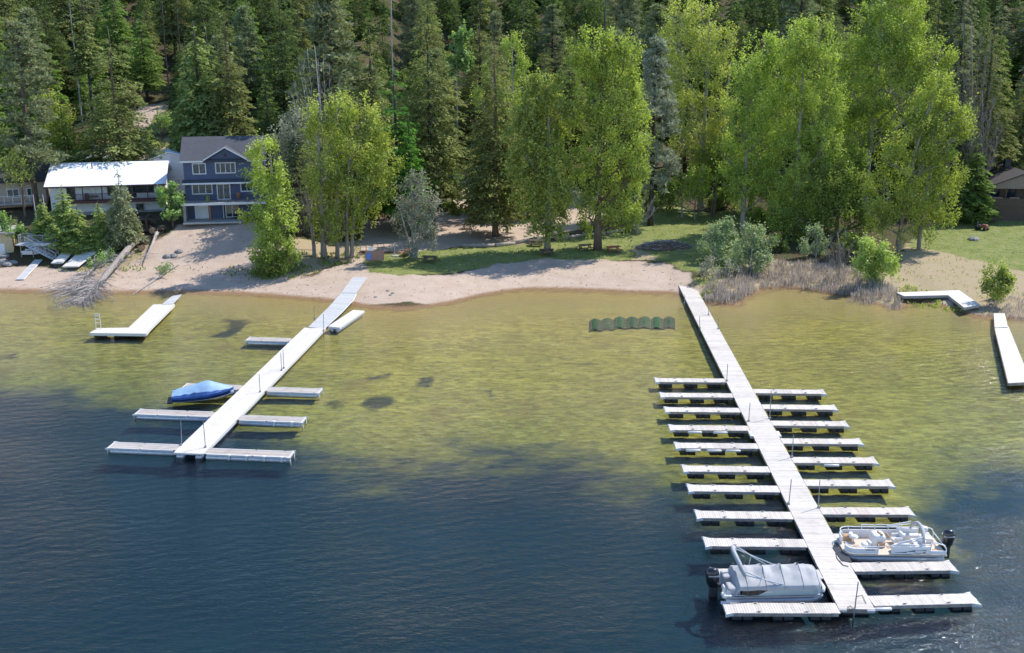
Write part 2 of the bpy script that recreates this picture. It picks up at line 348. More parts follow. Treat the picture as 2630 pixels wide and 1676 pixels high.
class MB:
    def __init__(s): s.v = []; s.f = []; s.c = []; s.tint = (1, 1, 1)
    def add(s, vs, fs):
        n = len(s.v); s.v += [tuple(p) for p in vs]; s.c += [s.tint] * len(vs)
        s.f += [tuple(i + n for i in f) for f in fs]; return s
    def box(s, c, d, rz=0.0, rx=0.0, ry=0.0, taper=1.0):
        x, y, z = (k / 2 for k in d); t = taper
        p = [(-x, -y, -z), (x, -y, -z), (x, y, -z), (-x, y, -z), (-x * t, -y * t, z), (x * t, -y * t, z), (x * t, y * t, z), (-x * t, y * t, z)]
        if rz or rx or ry:
            m = Matrix.Rotation(rz, 3, 'Z') @ Matrix.Rotation(ry, 3, 'Y') @ Matrix.Rotation(rx, 3, 'X')
            p = [m @ Vector(q) for q in p]
        return s.add([(q[0] + c[0], q[1] + c[1], q[2] + c[2]) for q in p],
                     [(0, 3, 2, 1), (4, 5, 6, 7), (0, 1, 5, 4), (1, 2, 6, 5), (2, 3, 7, 6), (3, 0, 4, 7)])
    def tube(s, pts, r, n=8, cap=True):
        pts = [Vector(p) for p in pts]; rr = r if isinstance(r, (list, tuple)) else [r] * len(pts)
        vs = []; fs = []
        for i, p in enumerate(pts):
            d = (pts[min(i + 1, len(pts) - 1)] - pts[max(i - 1, 0)])
            d = d.normalized() if d.length > 1e-6 else Vector((0, 0, 1))
            a = d.cross(Vector((0, 0, 1)));  a = a.normalized() if a.length > .05 else Vector((1, 0, 0))
            b = d.cross(a).normalized()
            for k in range(n):
                t = 2 * math.pi * k / n; vs.append(p + (a * math.cos(t) + b * math.sin(t)) * rr[i])
        for i in range(len(pts) - 1):
            for k in range(n):
                k2 = (k + 1) % n; fs.append((i * n + k, i * n + k2, (i + 1) * n + k2, (i + 1) * n + k))
        if cap: fs += [tuple(range(n))[::-1], tuple((len(pts) - 1) * n + k for k in range(n))]
        return s.add(vs, fs)
    def prism(s, poly, z0, z1):
        n = len(poly)
        vs = [(x, y, z0) for x, y in poly] + [(x, y, z1) for x, y in poly]
        return s.add(vs, [tuple(range(n))[::-1], tuple(range(n, 2 * n))] + [(i, (i + 1) % n, (i + 1) % n + n, i + n) for i in range(n)])
    def loft(s, rings, cap=True, closed=True):
        n = len(rings[0]); vs = [p for r in rings for p in r]; fs = []
        for i in range(len(rings) - 1):
            for k in range(n if closed else n - 1):
                k2 = (k + 1) % n; fs.append((i * n + k, i * n + k2, (i + 1) * n + k2, (i + 1) * n + k))
        if cap: fs += [tuple(range(n))[::-1], tuple((len(rings) - 1) * n + k for k in range(n))]
        return s.add(vs, fs)
    def rbox(s, c, d, r=.06, rz=0.0, taper=1.0):          # box with rounded vertical edges and softened top
        x, y, z = d[0] / 2, d[1] / 2, d[2]
        def ring(k, zz):
            p = []
            for sx, sy, a0 in ((1, 1, 0), (-1, 1, 90), (-1, -1, 180), (1, -1, 270)):
                for a in (0, 45, 90):
                    t = R(a0 + a); p.append(((sx * (x - r) + r * math.cos(t)) * k, (sy * (y - r) + r * math.sin(t)) * k, zz))
            cs, sn = math.cos(rz), math.sin(rz)
            return [(c[0] + a * cs - b * sn, c[1] + a * sn + b * cs, c[2] + q) for a, b, q in p]
        return s.loft([ring(1, 0), ring(1 * (1 + (taper - 1) * .8), z - r), ring(taper * (1 - r / max(x, y) * .35), z - r * .3), ring(taper * (1 - r / max(x, y)), z)])
    def build(s, name, mat, parent=None, loc=None, rz=0.0, smooth=False):
        me = bpy.data.meshes.new(name); me.from_pydata(s.v, [], s.f); me.update()
        if any(c != (1, 1, 1) for c in s.c) or mat.node_tree.nodes.get('Attribute'):
            a = me.color_attributes.new('tint', 'FLOAT_COLOR', 'POINT')
            arr = np.ones((len(s.v), 4), np.float32); arr[:, :3] = np.array(s.c, np.float32); a.data.foreach_set('color', arr.ravel())
        if smooth:
            me.polygons.foreach_set('use_smooth', [True] * len(me.polygons))
        return obj_from(name, me, mat, parent, loc, rz)

def np_mesh(name, V, nper, tint, mat=None):
    """V (N*nper,3) separate polygons of nper corners; tint per polygon."""
    n = len(V) // nper
    me = bpy.data.meshes.new(name)
    me.vertices.add(len(V)); me.vertices.foreach_set('co', V.astype(np.float32).ravel())
    me.loops.add(len(V)); me.loops.foreach_set('vertex_index', np.arange(len(V), dtype=np.int32))
    me.polygons.add(n); me.polygons.foreach_set('loop_start', np.arange(0, len(V), nper, dtype=np.int32))
    me.polygons.foreach_set('loop_total', np.full(n, nper, dtype=np.int32))
    me.update(calc_edges=True)
    a = me.color_attributes.new('tint', 'FLOAT_COLOR', 'POINT')
    t = np.repeat(tint, nper); arr = np.stack([t, t, t, np.ones_like(t)], 1).astype(np.float32)
    a.data.foreach_set('color', arr.ravel())
    if mat is not None: me.materials.append(mat)
    return me
def unit(v): return v / np.maximum(np.linalg.norm(v, axis=1, keepdims=True), 1e-6)
def quads(P, U, W, ln, wd):
    """leaf-like diamonds: centre P, long axis U (unit), width axis W (unit)"""
    ln = ln[:, None] * .5; wd = wd[:, None] * .5
    a = P - U * ln; b = P + W * wd + U * ln * .15; c = P + U * ln; d = P - W * wd + U * ln * .15
    return np.stack([a, b, c, d], 1).reshape(-1, 3)
# ------------------------------------------------------------------ vegetation
def fir_mesh(seed, h=22.0, r=3.4, base=.10, n=9500, droop=.28, ln=(.55, 1.0), wd=(.18, .34), shape=.85, ragged=.25, name='crown', branches=240, up=0.0):
    g = np.random.default_rng(seed)
    hb = base * h + (h - base * h) * (1 - np.sqrt(g.random(branches))) ** .85
    hb = np.sort(hb); t = (hb - base * h) / (h - base * h)
    rb = r * (1 - t) ** shape * (1 - ragged + 2 * ragged * g.random(branches)) + .12
    rb = np.maximum(rb, .38) * np.where(t < .12, .55 + 3.5 * t, 1)
    az = np.arange(branches) * 2.399 + g.normal(0, .3, branches)
    w = rb ** 1.15; w /= w.sum()
    k = g.choice(branches, n, p=w)
    s = .12 + .88 * g.random(n) ** .65
    lat = g.normal(0, .19, n) * rb[k] * (1.15 - s * .6)
    o = np.stack([np.cos(az[k]), np.sin(az[k]), np.zeros(n)], 1); q = np.stack([-o[:, 1], o[:, 0], np.zeros(n)], 1)
    P = o * (rb[k] * s)[:, None] + q * lat[:, None]
    P[:, 2] = hb[k] - droop * rb[k] * s ** 1.6 + up * rb[k] * s - np.abs(lat) * .25 + g.normal(0, .10, n)
    ang = g.normal(0, .75, n)
    U = o * np.cos(ang)[:, None] + q * np.sin(ang)[:, None]; U[:, 2] = g.normal(-.35 + up, .3, n); U = unit(U)
    W = unit(np.cross(U, unit(g.normal(0, .55, (n, 3)) + np.array([0, 0, 1.0]))))
    sz = .55 + .45 * (1 - t[k])
    V = quads(P, U, W, g.uniform(*ln, n) * sz, g.uniform(*wd, n) * sz)
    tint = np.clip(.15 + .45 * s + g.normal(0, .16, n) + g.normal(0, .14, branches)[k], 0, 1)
    return np_mesh(name, V, 4, tint)
def pine_mesh(seed, h=24.0, r=3.6, base=.22, n=7500, clumps=150, name='crown', top=.5):
    g = np.random.default_rng(seed)
    t = g.random(clumps) ** .9; az = g.uniform(0, 6.283, clumps)
    prof = np.minimum(1, .55 + 1.6 * t) * (1 - t ** 2.4 * (1 - .12)) 
    rr = r * prof * np.sqrt(g.uniform(.12, 1, clumps)) * g.uniform(.75, 1.15, clumps)
    C = np.stack([np.cos(az) * rr, np.sin(az) * rr, base * h + (h - base * h) * t * .98], 1)
    C[:, 2] -= .1 * rr
    sz = g.uniform(.55, 1.05, clumps) * (1 - .35 * t)
    k = g.choice(clumps, n, p=sz ** 2 / np.sum(sz ** 2))
    D = unit(g.normal(0, 1, (n, 3)) * np.array([1, 1, .62]) + np.array([0, 0, .12]))
    P = C[k] + D * (sz[k] * g.random(n) ** .4)[:, None] * np.array([1.25, 1.25, .75])
    U = unit(D + g.normal(0, .5, (n, 3)) + np.array([0, 0, .25])); W = unit(np.cross(U, g.normal(0, 1, (n, 3))))
    V = quads(P, U, W, g.uniform(.42, .8, n), g.uniform(.12, .26, n))
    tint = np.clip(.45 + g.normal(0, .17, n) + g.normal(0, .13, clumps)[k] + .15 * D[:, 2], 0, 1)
    return np_mesh(name, V, 4, tint), C
def leafy(seed, lobes, dens=9.0, leaf=(.26, .44), shoot=1.0, up=.7, hang=0.0, name='crown', mat=None, gap=.75, asp=.8, maxn=60000):
    """lobes: (cx,cy,cz,rx,ry,rz) ellipsoids in local metres; foliage is carried by many short leafy shoots."""
    g = np.random.default_rng(seed); VV = []; TT = []
    for (cx, cy, cz, rx, ry, rz) in lobes:
        area = 4 * math.pi * ((rx * ry) ** 1.6 / 3 + (rx * rz) ** 1.6 / 3 + (ry * rz) ** 1.6 / 3) ** (1 / 1.6)
        ns = int(max(12, area * dens / 10.0)); nc = int(max(5, min(26, area / 4.5)))
        Dc = unit(g.normal(0, 1, (nc, 3)) + np.array([0, 0, .25])); rc = g.uniform(.45, 1.06, nc)
        Cc = Dc * rc[:, None] * np.array([rx, ry, rz]) + np.array([cx, cy, cz])
        sc = g.uniform(.22, .44, nc) * (1 - .35 * gap)
        k = g.choice(nc, ns, p=sc ** 2 / np.sum(sc ** 2))
        E = unit(g.normal(0, 1, (ns, 3))); C = Cc[k] + E * (g.random(ns) ** .45 * sc[k])[:, None] * np.array([rx, ry, rz]) * np.array([1.15, 1.15, .85])
        loose = g.random(ns) < .12
        D = unit(Dc[k] * .6 + E)
        k[loose] = g.integers(0, nc, int(loose.sum())); C[loose] = (D * g.uniform(.5, 1.1, ns)[:, None] * np.array([rx, ry, rz]) + np.array([cx, cy, cz]))[loose]
        A = unit(D * (1 - up) + np.array([0, 0, up - hang * 2.2]) + g.normal(0, .22, (ns, 3)))
        m = 12
        sl = (g.uniform(.6, 1.35, ns) + .9 * (g.random(ns) < .15)) * shoot
        u = g.uniform(-.5, .5, (ns, m))
        P = C[:, None, :] + A[:, None, :] * (u * sl[:, None])[:, :, None] * 1.5 + g.normal(0, .20, (ns, m, 3)) * (1 - .6 * np.abs(u))[:, :, None] * (1 if hang == 0 else .6)
        P = P.reshape(-1, 3); n = len(P)
        Nn = unit(g.normal(0, .8, (n, 3)) + np.array([0, 0, .55]) + np.repeat(D, m, 0) * .45)
        U = unit(np.cross(Nn, g.normal(0, 1, (n, 3))) + np.array([0, 0, -.5 * hang])); W = unit(np.cross(Nn, U))
        ln = g.uniform(*leaf, n)
        VV.append(quads(P, U, W, ln, ln * asp))
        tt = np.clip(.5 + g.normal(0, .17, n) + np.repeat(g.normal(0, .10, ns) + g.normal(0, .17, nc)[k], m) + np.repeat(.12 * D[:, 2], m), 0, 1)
        TT.append(tt)
    V = np.concatenate(VV); T = np.concatenate(TT)
    return np_mesh(name, V, 4, T, mat)
def trunk_mesh(name, h, r0, r1=.04, lean=(0, 0), seed=0, mat=None, wob=.12, stubs=0, n=9, z0=-.4, forks=()):
    g = random.Random(seed); b = MB(); pts = []; rr = []
    for i in range(n):
        t = i / (n - 1)
        pts.append((lean[0] * t * t + g.uniform(-wob, wob) * t, lean[1] * t * t + g.uniform(-wob, wob) * t, z0 + (h - z0) * t)); rr.append((r0 * (1 - t) ** .8 + r1 * t) * (1.35 if i == 0 else 1))
    b.tube(pts, rr, 8)
    for k in range(stubs):
        t = g.uniform(.12, .9); i = min(int(t * (n - 1)), n - 2); p = Vector(pts[i]).lerp(Vector(pts[i + 1]), t * (n - 1) - i)
        a = g.uniform(0, 6.28); l = g.uniform(.4, 1.9) * (1.2 - t)
        b.tube([p, p + Vector((math.cos(a) * l, math.sin(a) * l, g.uniform(-.25, .3) * l))], [.045, .015], 4)
    for (pa, pb, ra) in forks:
        pa = Vector(pa); pb = Vector(pb); mid = pa.lerp(pb, .5) + Vector((g.uniform(-.3, .3), g.uniform(-.3, .3), .12 * (pb - pa).length))
        b.tube([pa, mid, pb], [ra, ra * .65, ra * .25], 6)
    return b, b
def limbs_mb(trunk_top, base_r, lobes, seed, lean=(0, 0), fork_h=.25, extra=()):
    """trunk rising through the crown plus a limb from it into every lobe"""
    g = random.Random(seed); b = MB(); h = trunk_top; n = 9
    def at(t): return Vector((lean[0] * t * t, lean[1] * t * t, -.4 + (h + .4) * t))
    b.tube([at(i / (n - 1)) for i in range(n)], [(base_r * (1 - i / (n - 1)) ** .75 + .04) * (1.3 if i == 0 else 1) for i in range(n)], 9)
    for (cx, cy, cz, rx, ry, rz) in lobes:
        c = Vector((cx, cy, cz)); t0 = max(.12, min(.92, (cz - max(1.2, (Vector((cx, cy, 0)).length) * 1.1)) / h)); p = at(t0)
        r0 = max(.05, base_r * (1 - t0) ** .75 * .55); top = c + Vector((0, 0, rz * .6))
        mid = p.lerp(c, .5) + Vector((0, 0, -.08 * (c - p).length))
        b.tube([p, mid, c, top], [r0, r0 * .7, r0 * .45, .025], 6)
        for k in range(5):
            d = Vector((g.gauss(0, 1), g.gauss(0, 1), abs(g.gauss(.4, .6)))).normalized()
            e = c + Vector((d.x * rx, d.y * ry, d.z * rz)) * .9
            b.tube([mid.lerp(c, g.random()), e], [r0 * .3 + .02, .015], 4)
    return b
GROW = 1.08
def px_lobes(lobes, D, base, depth=.8, seed=0, jitter=.35, grow=None):
    """ellipses measured in the photograph -> ellipsoids of real size round the tree's own base point"""
    g = random.Random(seed); out = []
    for (x, y, rx, ry) in lobes:
        Yc = D + g.uniform(-jitter, jitter) * 4
        p = PY(x, y, Yc); s = scale_at(Yc, p.z) / K
        out.append((p.x - base.x, p.y - base.y, p.z - base.z, rx / s * (grow or GROW), (rx + ry) / 2 / s * depth, ry / s * (grow or GROW)))
    return out
def leaf_tree(name, label, cat, base_px, lobes_px, mat, bark, D=None, base_r=.32, top=None, dens=9, seed=1, lean=(0, 0), group=None, trunks=(), grow=None, **kw):
    b = G(*base_px) if D is None else Vector((PY(base_px[0], base_px[1], D).x, D, 0))
    b.z = tz(b.x, b.y); D = b.y
    lb = px_lobes(lobes_px, D, b, seed=seed, grow=grow)
    t = thing(name, label, cat, b, 0, group)
    hh = max(l[2] for l in lb) if top is None else top
    mb = limbs_mb(hh, base_r, lb, seed, lean)
    for (ox, lx, hk) in trunks:
        pts = [(ox + lx * (i / 6) ** 1.3, 0.3 * math.sin(i), -.4 + hh * hk * i / 6) for i in range(7)]
        mb.tube(pts, [base_r * .8 * (1 - i / 7.2) + .03 for i in range(7)], 8)
    mb.build('trunk', MT[bark], t, smooth=True)
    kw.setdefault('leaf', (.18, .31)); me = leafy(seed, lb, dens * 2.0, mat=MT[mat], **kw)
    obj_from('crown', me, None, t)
    return t

_con = {}
def conifer_proto(kind, i):
    key = (kind, i)
    if key in _con: return _con[key]
    s = 100 + 17 * i + sum(map(ord, kind))
    if kind in ('pine', 'pine_silver'):
        me, C = pine_mesh(s, 24, 3.6 if i % 2 == 0 else 3.0, .20 + .06 * (i % 3), 8000, 150)
        tb, _ = trunk_mesh('trunk', 23.5, .34, .05, seed=s, stubs=26)
        g = random.Random(s)
        for c in C[::3]: tb.tube([(0, 0, max(.5, c[2] - .5)), tuple(c)], [.07, .02], 4)
    elif kind == 'larch':
        me = fir_mesh(s, 16, 3.2, .12, 5200, .12, (.4, .75), (.16, .3), .75, .38, branches=120)
        tb, _ = trunk_mesh('trunk', 15.7, .22, .03, seed=s, stubs=20)
    elif kind == 'cedar':
        me = fir_mesh(s, 18, 3.2, .03, 10500, .42, (.5, .95), (.22, .42), .72, .3, branches=210)
        tb, _ = trunk_mesh('trunk', 17.6, .28, .03, seed=s, stubs=10)
    elif kind == 'spruce':
        me = fir_mesh(s, 8, 2.1, .10, 4600, .30, (.34, .6), (.10, .2), .82, .22, branches=150)
        tb, _ = trunk_mesh('trunk', 7.8, .10, .02, seed=s, stubs=8)
    elif kind == 'thin':
        me = fir_mesh(s, 24, 2.3, .38, 3300, .22, (.5, .9), (.16, .3), .65, .45, branches=110)
        tb, _ = trunk_mesh('trunk', 23.6, .27, .04, seed=s, stubs=46)
    else:
        me = fir_mesh(s, 22, 4.4 - .35 * (i % 3), .08 + .07 * (i % 2), 12500, .26 + .05 * (i % 3), (.36, .72), (.13, .25), .68 + .10 * (i % 3), .24 + .05 * (i % 2), branches=230)
        tb, _ = trunk_mesh('trunk', 20.6, .30, .015, seed=s, stubs=14)
    bm = bpy.data.meshes.new('trunk'); bm.from_pydata(tb.v, [], tb.f); bm.update()
    bm.polygons.foreach_set('use_smooth', [True] * len(bm.polygons))
    hh = {'larch': 16, 'cedar': 18, 'spruce': 8, 'pine': 24, 'pine_silver': 24, 'thin': 24}.get(kind, 22)
    _con[key] = (me, bm, hh); return _con[key]
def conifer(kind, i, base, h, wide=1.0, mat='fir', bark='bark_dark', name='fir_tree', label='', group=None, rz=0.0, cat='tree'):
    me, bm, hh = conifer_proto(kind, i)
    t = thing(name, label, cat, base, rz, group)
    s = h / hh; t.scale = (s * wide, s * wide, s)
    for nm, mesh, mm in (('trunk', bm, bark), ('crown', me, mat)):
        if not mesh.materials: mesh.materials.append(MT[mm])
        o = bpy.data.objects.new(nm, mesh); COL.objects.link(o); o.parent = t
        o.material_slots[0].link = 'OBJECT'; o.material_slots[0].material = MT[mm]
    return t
def conifer_px(kind, i, top_px, D, wide=1.0, h=None, **kw):
    """tree whose tip is seen at top_px, standing D metres off"""
    p = PY(top_px[0], top_px[1], D); g = tz(p.x, D)
    return conifer(kind, i, Vector((p.x, D, g)), max(3, p.z - g), wide, **kw)

# ------------------------------------------------------------------ setting: ground sheet, lake, sky
COVER = [
    (2, [(970,898),(985,886),(1010,892),(1012,908),(985,914)]), (2, [(845,950),(870,930),(920,936),(930,958),(880,966)]), (2, [(1130,924),(1150,918),(1168,928),(1148,938)]), (2, [(505,790),(540,752),(590,756),(570,776),(520,796)]), (2, [(775,955),(800,942),(815,960),(790,972)]),
    (2, [(0,838),(40,828),(45,842),(5,850)]), (2, [(300,792),(320,786),(330,796),(305,802)]), (2, [(860,890),(920,874),(915,886),(865,897)]),  # (channel, polygon in photograph pixels seen on the ground)
    (0, [(-300,700),(-300,628),(60,628),(150,632),(230,640),(340,600),(392,545),(430,522),(520,518),(600,522),(640,560),(660,640),(720,655),(790,625),(850,600),(870,640),(1000,650),(1080,640),(1180,620),(1290,608),(1420,612),(1560,618),(1625,650),(1640,704),(1600,720),(-300,720)]),
    (0, [(845,590),(860,520),(905,508),(960,520),(1040,500),(1110,490),(1200,505),(1290,480),(1340,440),(1400,460),(1420,500),(1380,530),(1300,556),(1240,574),(1090,580),(960,592)]),
    (0, [(1040,420),(1120,400),(1150,470),(1110,520),(1050,500)]),
    (0, [(1600,412),(1700,398),(1720,404),(1610,424)]),
    (0, [(312,300),(318,262),(345,246),(395,238),(405,248),(372,268),(352,290),(346,310),(330,312)]),
    (0, [(120,372),(220,360),(360,366),(360,374),(220,372),(130,380)]),
    (0, [(2120,722),(2130,700),(2230,700),(2300,748),(2200,740)]),
    (1, [(842,650),(850,610),(900,600),(1000,588),(1120,582),(1240,574),(1360,552),(1470,548),(1500,575),(1480,610),(1400,614),(1280,610),(1170,622),(1060,640),(960,650)]),
    (1, [(1470,552),(1500,500),(1600,488),(1760,490),(1800,560),(1700,640),(1620,640),(1540,606)]),
    (1, [(2130,580),(2180,530),(2280,518),(2700,512),(2700,640),(2408,640),(2300,612),(2200,590)]),
    (1, [(345,296),(360,278),(410,262),(430,290),(400,312),(350,312)]),
    (2, [(1480,610),(1500,560),(1560,540),(1640,560),(1640,640),(1560,612)]),
    (2, [(2090,720),(2110,640),(2130,570),(2260,590),(2408,630),(2700,640),(2700,770),(2300,750),(2130,712)]),
    (2, [(1620,700),(1640,650),(1800,610),(1960,620),(2100,640),(2110,730),(2000,712),(1800,690)]),
    (2, [(130,640),(150,600),(240,600),(350,580),(380,600),(340,640)]),
    (2, [(400,640),(420,630),(640,640),(690,660),(640,672),(500,664)]),
    (2, [(560,640),(700,560),(850,560),(850,600),(720,650)]),
    (2, [(230,330),(420,320),(420,380),(230,380)]),
]
def build_ground():
    xs = np.concatenate([[-900, -500, -320, -230], np.arange(-175, -80, 2.2), np.arange(-80, 82, .62), np.arange(82, 176, 2.2), [230, 320, 500, 900]])
    ys = np.concatenate([[-700, -300, -100, -20], np.arange(20, 104, 1.1), np.arange(104, 172, .5), np.arange(172, 345, 1.7), [400, 500, 700, 1100]])
    X, Y = np.meshgrid(xs, ys); x = X.ravel(); y = Y.ravel(); z = terr(x, np.clip(y, 20, 350)) + RNG.normal(0, .012, len(x))
    nx, ny = len(xs), len(ys)
    i = np.arange(nx - 1)[None, :] + np.arange(ny - 1)[:, None] * nx; i = i.ravel()
    Fc = np.stack([i, i + 1, i + 1 + nx, i + nx], 1)
    me = bpy.data.meshes.new('ground')
    me.vertices.add(len(x)); me.vertices.foreach_set('co', np.stack([x, y, z], 1).astype(np.float32).ravel())
    me.loops.add(Fc.size); me.loops.foreach_set('vertex_index', Fc.ravel().astype(np.int32))
    me.polygons.add(len(Fc)); me.polygons.foreach_set('loop_start', np.arange(0, Fc.size, 4, dtype=np.int32)); me.polygons.foreach_set('loop_total', np.full(len(Fc), 4, np.int32))
    me.polygons.foreach_set('use_smooth', np.ones(len(Fc), bool)); me.update(calc_edges=True)
    cov = np.zeros((len(x), 4), np.float32); cov[:, 3] = 1
    qx = x + .9 * nz(x, y, .5); qy = y + .7 * nz(y + 9, x, .5)
    for ch, poly in COVER:
        P = [G(px, py) if py < 690 or True else None for px, py in poly]
        px_ = np.array([p.x for p in P]); py_ = np.array([p.y for p in P]); n = len(P)
        m = (qx > px_.min() - 3) & (qx < px_.max() + 3) & (qy > py_.min() - 3) & (qy < py_.max() + 3)
        ax = qx[m]; ay = qy[m]; ins = np.zeros(len(ax), bool); dist = np.full(len(ax), 1e9)
        for k in range(n):
            x0, y0, x1, y1 = px_[k], py_[k], px_[(k + 1) % n], py_[(k + 1) % n]
            c = ((y0 > ay) != (y1 > ay)) & (ax < (x1 - x0) * (ay - y0) / (y1 - y0 + 1e-12) + x0); ins ^= c
            dx, dy = x1 - x0, y1 - y0; t = np.clip(((ax - x0) * dx + (ay - y0) * dy) / (dx * dx + dy * dy + 1e-9), 0, 1)
            dist = np.minimum(dist, np.hypot(ax - x0 - t * dx, ay - y0 - t * dy))
        sd = np.where(ins, dist, -dist)
        cov[m, ch] = np.maximum(cov[m, ch], sstep(-1.0, 1.0, sd))
    a = me.color_attributes.new('cover', 'FLOAT_COLOR', 'POINT'); a.data.foreach_set('color', cov.ravel())
    tag(obj_from('ground', me, M_ground()), 'sandy beach, lawns and forest floor rising from the lake bed', None, None, 'structure')
def build_water():
    b = MB(); x0, x1, y0, y1 = -180, 180, -60, 150
    b.add([(x0, y0, 0), (x1, y0, 0), (x1, y1, 0), (x0, y1, 0), (x0, y0, -7), (x1, y0, -7), (x1, y1, -7), (x0, y1, -7)],
          [(0, 1, 2, 3), (7, 6, 5, 4), (0, 4, 5, 1), (1, 5, 6, 2), (2, 6, 7, 3), (3, 7, 4, 0)])
    tag(b.build('water', M_water()), 'clear rippled lake water over a weedy yellow green bottom', None, None, 'structure')
def build_light():
    w = bpy.data.worlds.new('World'); scene.world = w; w.use_nodes = True
    nt = w.node_tree; bg = nt.nodes['Background']
    sk = nt.nodes.new('ShaderNodeTexSky'); sk.sky_type = 'NISHITA'; sk.sun_disc = False
    el, az = R(52), R(58)
    sk.sun_elevation = el; sk.sun_rotation = az; sk.altitude = 1500; sk.air_density = 1.0; sk.dust_density = .0; sk.ozone_density = 4.0
    nt.links.new(sk.outputs[0], bg.inputs[0]); bg.inputs[1].default_value = SKY
    d = Vector((math.sin(az) * math.cos(el), math.cos(az) * math.cos(el), math.sin(el)))
    sl = bpy.data.lights.new('sun', 'SUN'); sl.energy = SUN; sl.angle = R(.5); sl.color = (1.0, .95, .88)
    so = bpy.data.objects.new('sun', sl); COL.objects.link(so); so.rotation_euler = (-d).to_track_quat('-Z', 'Y').to_euler(); so.location = d * 200
    cam = bpy.data.cameras.new('camera'); co = bpy.data.objects.new('camera', cam); COL.objects.link(co)
    cam.sensor_width = 36; cam.lens = F / 2630 * 36; cam.clip_end = 3000; cam.clip_start = .5
    co.location = (0, 0, H); co.rotation_euler = (math.pi / 2 - TH, 0, 0); scene.camera = co
    vs = scene.view_settings; vs.view_transform = 'Standard'; vs.look = 'None'; vs.exposure = EXPO; vs.gamma = 1
    c = scene.cycles; c.max_bounces = 7; c.diffuse_bounces = 3; c.glossy_bounces = 3; c.transmission_bounces = 4; c.transparent_max_bounces = 8; c.volume_bounces = 0
    c.caustics_reflective = False; c.caustics_refractive = False; c.sample_clamp_indirect = 6
    scene.render.engine = 'CYCLES'
SKY = .15; SUN = 3.1; EXPO = .85
# ------------------------------------------------------------------ docks
ZD = .44
def planks(b, x0, x1, y0, y1, z, along, pw=.145, th=.04, g=None, var=.13, warm=.10, gap=.012):
    """boards laid side by side; along='x': boards are stacked along x and run in y"""
    g = g or random
    a0, a1 = (x0, x1) if along == 'x' else (y0, y1)
    n = max(1, int(round((a1 - a0) / pw))); w = (a1 - a0) / n; drift = 0
    for i in range(n):
        drift = .8 * drift + g.uniform(-.05, .05)
        v = 1 + drift + g.uniform(-var, var * .6); k = g.random() ** 3 * warm * 2
        b.tint = (v, v * (1 - k * .55), v * (1 - k * .8))
        c = a0 + (i + .5) * w; dz = g.uniform(-.004, .004); e = g.uniform(-.012, .012)
        if along == 'x': b.box((c, (y0 + y1) / 2 + e, z - th / 2 + dz), (w - gap, y1 - y0, th))
        else: b.box(((x0 + x1) / 2 + e, c, z - th / 2 + dz), (x1 - x0, w - gap, th))
    b.tint = (1, 1, 1)

